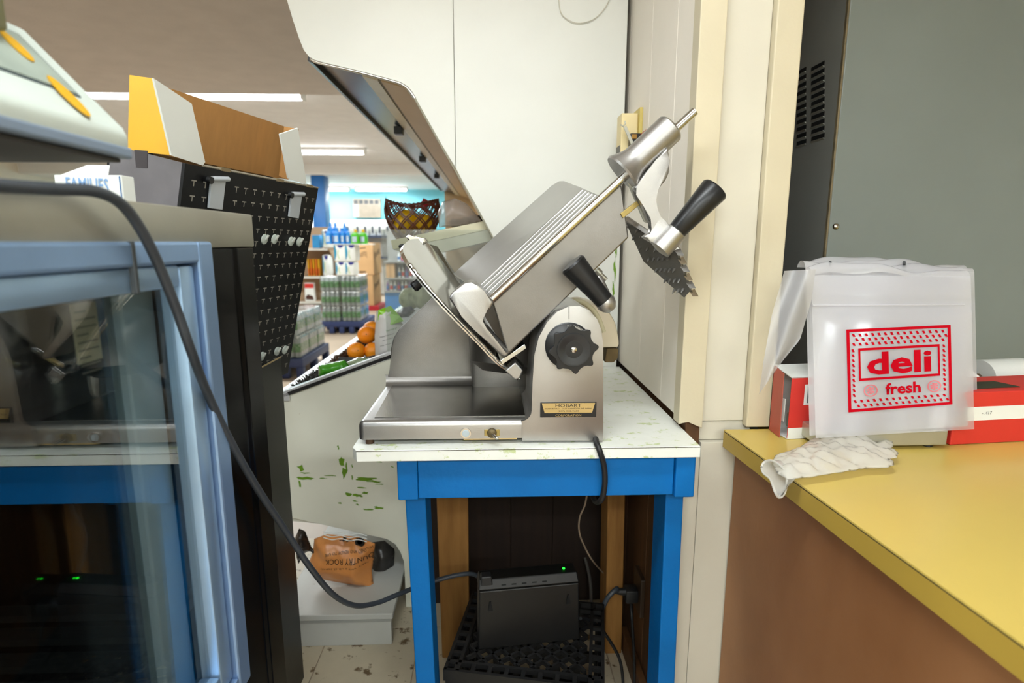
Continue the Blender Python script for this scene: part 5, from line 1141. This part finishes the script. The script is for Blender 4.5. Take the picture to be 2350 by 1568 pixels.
cuff = [(1748, 1072, .012), (1756, 1060, .02), (1775, 1058, .028), (1800, 1078, .024), (1806, 1104, .006), (1800, 1132, -.012), (1788, 1142, -.018), (1778, 1128, -.006), (1768, 1100, .002), (1752, 1086, .006)]
cv = []
for x, y, dz in cuff:
    b = Pz(x, y + 0, TT); r_ = ray(x, y); t_ = (TT + dz - EYE) / r_.z; v = EYEV + r_ * t_; cv.append(v)
cvc = catmull(cv, 4, True)
tube('cuff_bead', cvc, .0022, GLV, gv, 6, True)
bm = bmesh.new(); inner = [Vector((Pz(x, y, TT + .012).x, Pz(x, y, TT + .012).y, TT + .012)) for x, y in ((1790, 1062), (1815, 1054), (1830, 1070), (1826, 1098), (1806, 1114))]
ic = catmull(inner + inner[::-1][1:-1], 5, True); n = len(cvc)
A = [bm.verts.new(v) for v in cvc]; B = [bm.verts.new(ic[int(i / n * len(ic)) % len(ic)]) for i in range(n)]
for i in range(n): bm.faces.new((A[i], A[(i + 1) % n], B[(i + 1) % n], B[i]))
finish(bm, 'cuff', GLV, gv, True, ang=180)
# ================================================================ the store behind
def PB(x0, y0, x1, y1, Y): a, b = P(x0, y0, Y), P(x1, y1, Y); return a.x, b.x, b.z, a.z
# blue column
c0_, c1_, _, _ = PB(713, 420, 742, 530, 11.6)
cl2 = setp(box('column', c0_, c1_ + .06, 11.6, 11.95, 0, FZ + .049, mat('column_blue', '0f62a8', .4, 0, .04, 3), None, .01), kind='structure')
# air conditioner in the far wall
x0, x1, z0, z1 = PB(810, 456, 875, 500, 14.5)
ac_ = thing('air_conditioner', ((x0 + x1) / 2, 14.5, z0), 'beige window air conditioner set in the turquoise wall', 'air conditioner')
ACM = mat('beige_plastic', '877c6c', .5)
box('case', x0, x1, 14.45, 14.6, z0, z1, ACM, ac_, .01)
for i in range(5): box('vent', x0 + .03 + i * (x1 - x0 - .04) / 5, x0 + .03 + (i + .75) * (x1 - x0 - .04) / 5, 14.44, 14.452, z1 - .13, z1 - .04, mat('vent_dark', '3a3a3c', .5), ac_)
for i in range(12): box('grille_slat', x0 + .16, x1 - .03, 14.443, 14.451, z0 + .03 + i * .024, z0 + .044 + i * .024, mat('grille_tan', '7d7264', .5), ac_)
box('control_panel', x0 + .02, x0 + .13, 14.443, 14.451, z0 + .03, z0 + .31, mat('pale_control', 'a4a8ac', .4), ac_)
tube('wall_cable', [P(886, 450, 14.58), P(882, 475, 14.58), P(884, 505, 14.58)], .012, mat('turq_dark', '3f9fb4', .5), ac_, 6, n=4)
# shelf with white boxes along the far wall
fs = thing('far_shelf', (-3, 14.2, 0), 'long shelf of white boxes along the turquoise far wall', 'shelf')
sz1 = P(800, 541, 13.9).z
box('board', -5.2, -1.4, 13.9, 14.4, sz1 - .05, sz1, mat('slate_shelf', '4e5c78', .5), fs)
box('board', -5.2, -1.4, 13.9, 14.4, sz1 - .55, sz1 - .50, mat('slate_shelf', '4e5c78', .5), fs)
box('back_panel', -5.2, -1.4, 14.4, 14.44, 0, P(800, 505, 14.4).z, mat('white_back', 'ebe9e2', .6), fs)
nm = ['leftmost', 'second', 'third', 'fourth', 'fifth', 'sixth', 'rightmost']
for i, (xa, xb) in enumerate(((752, 786), (788, 812), (813, 829), (831, 846), (848, 862), (864, 880), (882, 898))):
    x0, x1, z0, z1 = PB(xa, 508, xb, 540, 13.95)
    t = thing('white_box', ((x0 + x1) / 2, 14, sz1), 'white boxed appliance on the far wall shelf, %s of the row' % nm[i], 'box', 'white boxes on the far shelf')
    box('carton', x0, x1, 13.95, 14.3, sz1 + .002, z1 - (.05 if i % 2 else 0), WHITEC, t, .005)
    if i > 0: box('picture', x0 + .04, x0 + .04 + (x1 - x0) * .35, 13.945, 13.95, sz1 + .06, sz1 + .22, mat('box_picture_%d' % (i % 2), 'd8483c' if i > 4 else '5c6470', .5), t)
# detergent jugs ------------------------------------------------------------
JB = mat('blue_jug', '1a8be0', .3, 0, .05, 10); JG = mat('green_jug', '52c41c', .3, 0, .05, 10); JL = mat('jug_label', 'cfe2f2', .4, 0, .2, 30, col2='7f4fb0', th=.6); JY = mat('yellow_cap', 'f2c21c', .4)
jz = P(790, 557, 8.15).z
def jug(x, Y, hgt, wd, m, capm, label, grp):
    t = thing('detergent_jug', (x, Y, jz), label, 'jug', grp)
    bm = bmesh.new(); prof = [(-.5, 0), (.5, 0), (.5, .55), (.34, .72), (.16, .80), (-.16, .80), (-.42, .70), (-.5, .55)]
    a = [bm.verts.new((x + p * wd, Y - wd * .35, jz + q * hgt)) for p, q in prof]; b = [bm.verts.new((x + p * wd, Y + wd * .35, jz + q * hgt)) for p, q in prof]
    bm.faces.new(a); bm.faces.new(b[::-1])
    for i in range(len(a)): bm.faces.new((a[i], b[i], b[(i + 1) % len(a)], a[(i + 1) % len(a)]))
    bevel(bm, wd * .1, 2); finish(bm, 'jug_body', m, t, True)
    lathe('cap', [(0, wd * .2), (hgt * .2, wd * .17), (hgt * .22, 0)], (x, Y, jz + hgt * .79), (0, 0, 1), capm, t, 12)
    box('label', x - wd * .36, x + wd * .18, Y - wd * .36 - .002, Y - wd * .35, jz + hgt * .12, jz + hgt * .5, JL, t)
    tube('grip', [(x + wd * .30, Y - wd * .37, jz + hgt * .2), (x + wd * .36, Y - wd * .40, jz + hgt * .4), (x + wd * .28, Y - wd * .37, jz + hgt * .58)], wd * .06, m, t, 6, n=3)
ordn = ['first', 'second', 'third', 'fourth', 'fifth', 'sixth', 'seventh']
for i, x in enumerate((757, 767, 776, 783, 789, 795, 801)):
    jug(P(x, 540, 8.2).x, 8.15 + (.06 if i % 2 else 0), .22, .085 if i < 3 else .06, JB, JB, 'blue detergent jug on the paper towel stack, %s from the left' % ordn[i], 'blue detergent jugs')
for i, x in enumerate((758, 769, 790)): jug(P(x, 530, 8.4).x, 8.42, .30, .085, JB, JB, 'tall blue detergent bottle in the rear row, %s from the left' % ordn[i], 'rear blue bottles')
jug(P(818, 540, 8.2).x, 8.15, .20, .12, JG, JY, 'green detergent jug with yellow cap, left of the pair', 'green detergent jugs'); jug(P(834, 540, 8.2).x, 8.2, .20, .11, JG, JY, 'green detergent jug with yellow cap, right of the pair', 'green detergent jugs')
# paper towel packs -----------------------------------------------------------
PTW = mat('towel_pack_white', 'eef0ea', .4, 0, .04, 10, .1, 30); TEAL = mat('teal_print', '1590b4', .4); NVY = mat('navy_print', '2b2f8a', .4); LIME = mat('lime_line', 'c9dc9a', .5)
def towel(x0p, y0p, x1p, y1p, Y, label, n=2, zb=None):
    x0, x1, z0, z1 = PB(x0p, y0p, x1p, y1p, Y)
    if zb is not None: z0 = zb
    t = thing('paper_towel_pack', ((x0 + x1) / 2, Y + .12, z0), label, 'paper towels', 'paper towel packs')
    w = (x1 - x0) / n
    pk_ = box('pack', x0, x1, Y, Y + .28, z0, z1, PTW, t, .03)
    for i in range(n):
        a = x0 + i * w; hh = z1 - z0
        vs = [(a + .01, z0 + hh * .12), (a + w * .12, z0 + hh * .10), (a + w * .26, z0 + hh * .35), (a + w * .28, z0 + hh * .6), (a + w * .18, z0 + hh * .92), (a + .01, z0 + hh * .95)]
        prism('teal_swoosh', vs, Y - .002, Y - .0005, TEAL, pk_)
        vs = [(a + w * .34, z0 + hh * .97), (a + w * .95, z0 + hh * .97), (a + w * .85, z0 + hh * .82), (a + w * .6, z0 + hh * .76), (a + w * .42, z0 + hh * .84)]
        prism('navy_arc', vs, Y - .002, Y - .0005, NVY, pk_)
        tube('lime_line', [(a + w * .45, Y - .001, z0 + hh * .65), (a + w * .38, Y - .001, z0 + hh * .4), (a + w * .5, Y - .001, z0 + hh * .15)], .006, LIME, pk_, 5, n=3)
    return z1
# water packs -------------------------------------------------------------------
WB = film('water_bottle_plastic', 'eef3f4', .55, 'd4dad8', .08, 1.4, .3, 60); WL = mat('green_water_label', '3a7a34', .4, 0, .2, 26, 0, 1, col2='dfe6d8', th=.60); WCAP = mat('white_cap', 'e8e8e4', .4); WRAP = film('shrink_wrap', 'fafcfc', .93, 'e4e8e8', .06, 1.6, .8, 30)
bm = bmesh.new(); r = .032; prof = [(0, .028), (.01, .031), (.05, .0315), (.052, .0325), (.135, .0325), (.137, .0315), (.155, .030), (.18, .018), (.19, .0125), (.193, .014), (.208, .014), (.209, 0)]
lathe_bm(bm, prof, (0, 0, 0), (0, 0, 1), 10)
bme = bpy.data.meshes.new('bottle'); bmesh.ops.recalc_face_normals(bm, faces=bm.faces); bm.to_mesh(bme); bm.free()
for m in (WB, WL, WCAP): bme.materials.append(m)
for p in bme.polygons:
    p.use_smooth = True; z = p.center.z; p.material_index = 1 if .053 < z < .136 else (2 if z > .191 else 0)
def wpack(x, y, z, nx_, ny_, label, rz=0, grp='packs of bottled water'):
    t = thing('water_pack', (x, y, z), label, 'water pack', grp); t.rotation_euler.z = rz
    for i in range(nx_):
        for j in range(ny_):
            o = bpy.data.objects.new('bottle', bme); C.objects.link(o); o.parent = t
            o.location = ((i - (nx_ - 1) / 2) * .066, (j - (ny_ - 1) / 2) * .066, .002); o.rotation_euler.z = random.uniform(0, 6)
    bm = bmesh.new(); hx, hy = nx_ * .033 + .003, ny_ * .033 + .003; box_bm(bm, -hx, hx, -hy, hy, 0.0, .214); bevel(bm, .02, 2)
    me = bpy.data.meshes.new('wrap'); bm.to_mesh(me); bm.free(); me.materials.append(WRAP); o = bpy.data.objects.new('wrap', me); C.objects.link(o); o.parent = t
def pallet(name, x0, x1, y0, y1, h, label):
    t = thing(name, ((x0 + x1) / 2, (y0 + y1) / 2, 0), label, 'pallet')
    box('deck', x0, x1, y0, y1, h * .55, h, NAVYP, t, .008)
    n = 5
    for i in range(n):
        x = x0 + (x1 - x0 - .07) * i / (n - 1)
        for yy in (y0, (y0 + y1) / 2 - .035, y1 - .07): box('pallet_foot', x, x + .07, yy, yy + .07, 0, h * .548, NAVYP, t, .008)
    return t
S1 = Pz(735, 766, 0); ph = .17; sw = .56
x1s = P(832, 750, S1.y).x; x0s = x1s - .60
pallet('plastic_pallet', x0s - .02, x1s + .02, S1.y, S1.y + .80, ph, 'navy plastic pallet under the tall stack of bottled water')
lay = ['bottom', 'middle', 'top']
for k in range(3):
    z = ph + .002 + k * .217; ins = (.0, .0, .04)[k]
    for i in range(2):
        wpack(x0s + .155 + i * .29 + (-ins * .0), S1.y + .15, z, 4, 4, 'water bottle pack in the tall stack, %s layer, front %s' % (lay[k], ('left', 'right')[i]))
    wpack(x0s + .445, S1.y + .45, z, 4, 4, 'water bottle pack in the tall stack, %s layer, rear right' % lay[k])
zt = ph + .002 + 3 * .217
z1_ = towel(768, 601, 815, 641, S1.y + .02, 'paper towel pack lying on top of the water stack', 2, zt)
z2_ = towel(764, 560, 817, 600, S1.y + .02, 'upper paper towel pack under the blue jugs', 2, z1_ + .001)
jz_fix = z2_
for o in [o for o in C.objects if o.name.startswith('detergent_jug') and o.parent is None]: o.location.z = z2_ + .001
# support board for the jugs
setp(box('display_board', P(752, 557, 8.1).x, P(846, 557, 8.1).x, S1.y + .0, S1.y + .42, z2_ - .012, z2_ - .0005, WHITEC, None, .002), 'white board lying on the paper towels under the detergent jugs', 'board')
# front water stack by the black display
S2 = Pz(738, 850, 0); bx = P(736, 800, S2.y + .3).x
pallet('plastic_pallet', bx - .60, bx + .02, S2.y - .35, S2.y + .55, .19, 'navy plastic pallet under the low stack of bottled water near the display')
for k in range(2):
    for j in range(3):
        for i in range(2 if j == 0 else 1):
            wpack(bx - .14 - i * .285 - .02 * (k % 2), S2.y - .18 + j * .28, .192 + k * .217, 4, 4, 'water bottle pack in the low stack, %s layer, %s' % (('lower', 'upper')[k], ('nearest', 'middle', 'rear')[j] + (' left' if i else '')))
# brown cartons
for i, (ya, yb3) in enumerate(((557, 631), (632, 706))):
    Yb = 10.9; x0, x1, z0, z1 = PB(812, ya, 856, yb3, Yb)
    if i == 1: z0 = .09
    t = thing('towel_carton', ((x0 + x1) / 2, Yb + .3, z0), ('upper' if i == 0 else 'lower') + ' brown cardboard carton with black script print', 'carton', 'brown cartons')
    cbx = box('carton', x0, x1 + .02, Yb, Yb + .75, z0 + .002, z1, CARDB, t, .004)
    text('lettering', 'Bounty', ((x0 + x1) / 2 - .03, Yb - .002, (z0 + z1) / 2 + .08), (1, 0, .25), (-.25, 0, 1), .16, mat('brown_ink', '4a3420', .7), cbx, (x1 - x0) * .62)
    text('lettering', 'Bounty', (x1 + .0225, Yb + .38, (z0 + z1) / 2 + .1), (0, 1, .25), (0, -.25, 1), .16, mat('brown_ink', '4a3420', .7), cbx, .5)
    tube('script_swash', [((x0 + x1) / 2 - .16, Yb - .002, (z0 + z1) / 2 - .04), ((x0 + x1) / 2 - .14, Yb - .002, (z0 + z1) / 2 + .16), ((x0 + x1) / 2 + .05, Yb - .002, (z0 + z1) / 2 + .21)], .008, mat('brown_ink', '4a3420', .7), cbx, 5, n=4)
    box('print_bar', x0 + .02, x0 + .2, Yb - .002, Yb - .0005, z0 + .04, z0 + .07, mat('brown_ink', '4a3420', .7), cbx)
setp(box('red_pallet', P(846, 706, 10.9).x, P(870, 706, 10.9).x, 10.88, 11.6, 0, .088, mat('red_base_paint', 'b8202c', .5), None, .004), 'red pallet under the brown cartons', 'pallet')
# tan gondola at the left of the water stack
TANS = mat('tan_shelf', 'b59878', .5, 0, .05, 4)
gY = 9.02
gx1 = P(760, 640, gY).x; gx0 = gx1 - 1.2
gd = thing('store_gondola', (gx0 + .6, gY, 0), 'tan metal shelving unit left of the tall water stack', 'shelving')
box('back_panel', gx0, gx1, gY + .38, gY + .42, 0, P(720, 520, gY).z, TANS, gd)
box('upright', gx1 - .03, gx1, gY + .33, gY + .38, 0, P(720, 520, gY).z, TANS, gd, .003)
lv = [P(720, y, gY).z for y in (570, 634, 692, 722)]
for z in lv:
    box('shelf_board', gx0, gx1 - .032, gY, gY + .38, z - .03, z, TANS, gd, .003)
    hexa('bracket', [(gx1 - .03, gY + .05, z - .03), (gx1 - .03, gY + .33, z - .03), (gx1 - .03, gY + .33, z - .2)], [(gx1 - .015, gY + .05, z - .03), (gx1 - .015, gY + .33, z - .03), (gx1 - .015, gY + .33, z - .2)], TANS, gd)
    box('price_rail', gx0, gx1 - .032, gY - .012, gY - .0005, z - .035, z + .0, mat('price_rail_white', 'e0ddd2', .5), gd)
tx = P(735, 545, gY).x
z9 = towel(737, 528, 757, 570, gY + .02, 'tall paper towel pack on the upper tan shelf', 1, lv[0] + .001)
z9 = towel(738, 585, 756, 634, gY + .02, 'paper towel roll pack on the second tan shelf', 1, lv[1] + .001)
setp(box('blue_box', P(714, 540, gY).x, P(731, 540, gY).x, gY + .03, gY + .2, lv[0] + .002, P(720, 540, gY).z, mat('sky_blue_card', '2f9ad8', .5), None, .004), 'sky blue box on the top tan shelf', 'box')
for i in range(5):
    x0, x1, z0, z1 = PB(704 + i * 6, 595, 709 + i * 6, 632, gY)
    t = thing('orange_box', (x0, gY + .1, lv[1]), 'orange and yellow box on the second tan shelf, %s from the left' % ordn[i], 'box', 'orange boxes on the second tan shelf')
    box('carton', x0, x1, gY + .02, gY + .2, lv[1] + .001, z1, mat('orange_card', 'f08a1c' if i % 2 else 'f2b41c', .4) if False else mat('orange_card%d' % (i % 2), 'f08a1c' if i % 2 else 'f4b81c', .4), t, .003)
    box('print', x0 + .003, x1 - .003, gY + .0185, gY + .02, lv[1] + .02, lv[1] + .12, mat('red_orange_print', 'e85a20', .4), t)
x0, x1, z0, z1 = PB(697, 650, 721, 690, gY)
t = thing('cake_mix_box', ((x0 + x1) / 2, gY + .1, lv[2]), 'red and white box with a brown cake picture on the third tan shelf', 'box')
box('carton', x0, x1, gY + .02, gY + .1, lv[2] + .001, z1, WHITEC, t, .003)
box('red_header', x0 + .004, x1 - .004, gY + .018, gY + .0198, z1 - .08, z1 - .008, RED, t)
prism('cake_picture', [(x0 + .01, lv[2] + .03), (x1 - .01, lv[2] + .02), (x1 - .02, lv[2] + .08), (x0 + .05, lv[2] + .11), (x0 + .015, lv[2] + .08)], gY + .018, gY + .0198, mat('cake_brown', '4a2416', .5), t)
for i in range(4):
    x0, x1, z0, z1 = PB(688 + i * 11, 709, 698 + i * 11, 722, gY)
    setp(box('red_pack', x0, x1, gY + .02, gY + .22, lv[3] + .001, z1, RED, None, .004), 'red pack on the lowest tan shelf, %s from the left' % ordn[i], 'pack', 'red packs on the lowest tan shelf')
# gondola seen through the hazy pane
hY = 10.2; hx0, hx1 = P(882, 640, hY).x, P(1040, 640, hY).x
g2_ = thing('aisle_shelving', (hx0 + .5, hY, 0), 'grey shelving with a blue kick board seen through the hazy pane', 'shelving')
GSH = mat('grey_shelf', '8a8a88', .5)
box('back_panel', hx0, hx1, hY + .4, hY + .43, 0, P(900, 530, hY).z, mat('grey_back', '9a9a98', .6), g2_)
box('kick_board', hx0, hx1, hY, hY + .4, .0, P(900, 672, hY).z, mat('kick_blue', '1f78c0', .5), g2_)
hl = [P(900, y, hY).z for y in (668, 638, 600)]
for z in hl: box('shelf_board', hx0, hx1, hY - .02, hY + .4, z - .03, z, GSH, g2_, .003)
box('upright', P(918, 600, hY).x, P(923, 600, hY).x, hY + .36, hY + .4, 0, P(900, 530, hY).z, mat('brown_upright', '6e5848', .6), g2_)
x0, x1, z0, z1 = PB(885, 605, 906, 645, hY)
t = thing('cardboard_box', ((x0 + x1) / 2, hY + .2, hl[1]), 'plain cardboard box on the shelving behind the hazy pane', 'box')
box('carton', x0, x1, hY, hY + .3, hl[1] + .001, z1, CARDB, t, .004); box('tape', (x0 + x1) / 2 - .02, (x0 + x1) / 2 + .02, hY - .001, hY, hl[1] + .002, z1, mat('tape_tan', 'b08a5c', .4), t)
k = 0
for lvl, y0 in ((0, 647), (1, 612), (2, 580)):
    for i in range(7):
        xp = (884 if lvl == 0 else 912) + i * 8.5 - (0 if lvl else 0); x = P(xp + 3, 640, hY).x
        t = thing('cleaner_bottle', (x, hY + .1, hl[lvl]), 'labelled white bottle behind the hazy pane, %s shelf, %s from left' % (('lower', 'middle', 'upper')[lvl], ordn[i]), 'bottle', 'bottles behind the hazy pane')
        hgt = P(900, y0, hY).z - hl[lvl]; hgt = min(hgt, .18)
        lathe('bottle', [(0, .022), (hgt * .6, .024), (hgt * .8, .010), (hgt, .010), (hgt, 0)], (x, hY + .1, hl[lvl] + .001), (0, 0, 1), WHITEC if (i + lvl) % 3 else mat('violet_plastic', '8a5aa0', .4), t, 12)
        lathe('label', [(hgt * .15, .0245), (hgt * .55, .0250)], (x, hY + .1, hl[lvl] + .001), (0, 0, 1), RED if i % 2 else TEXTB, t, 12)
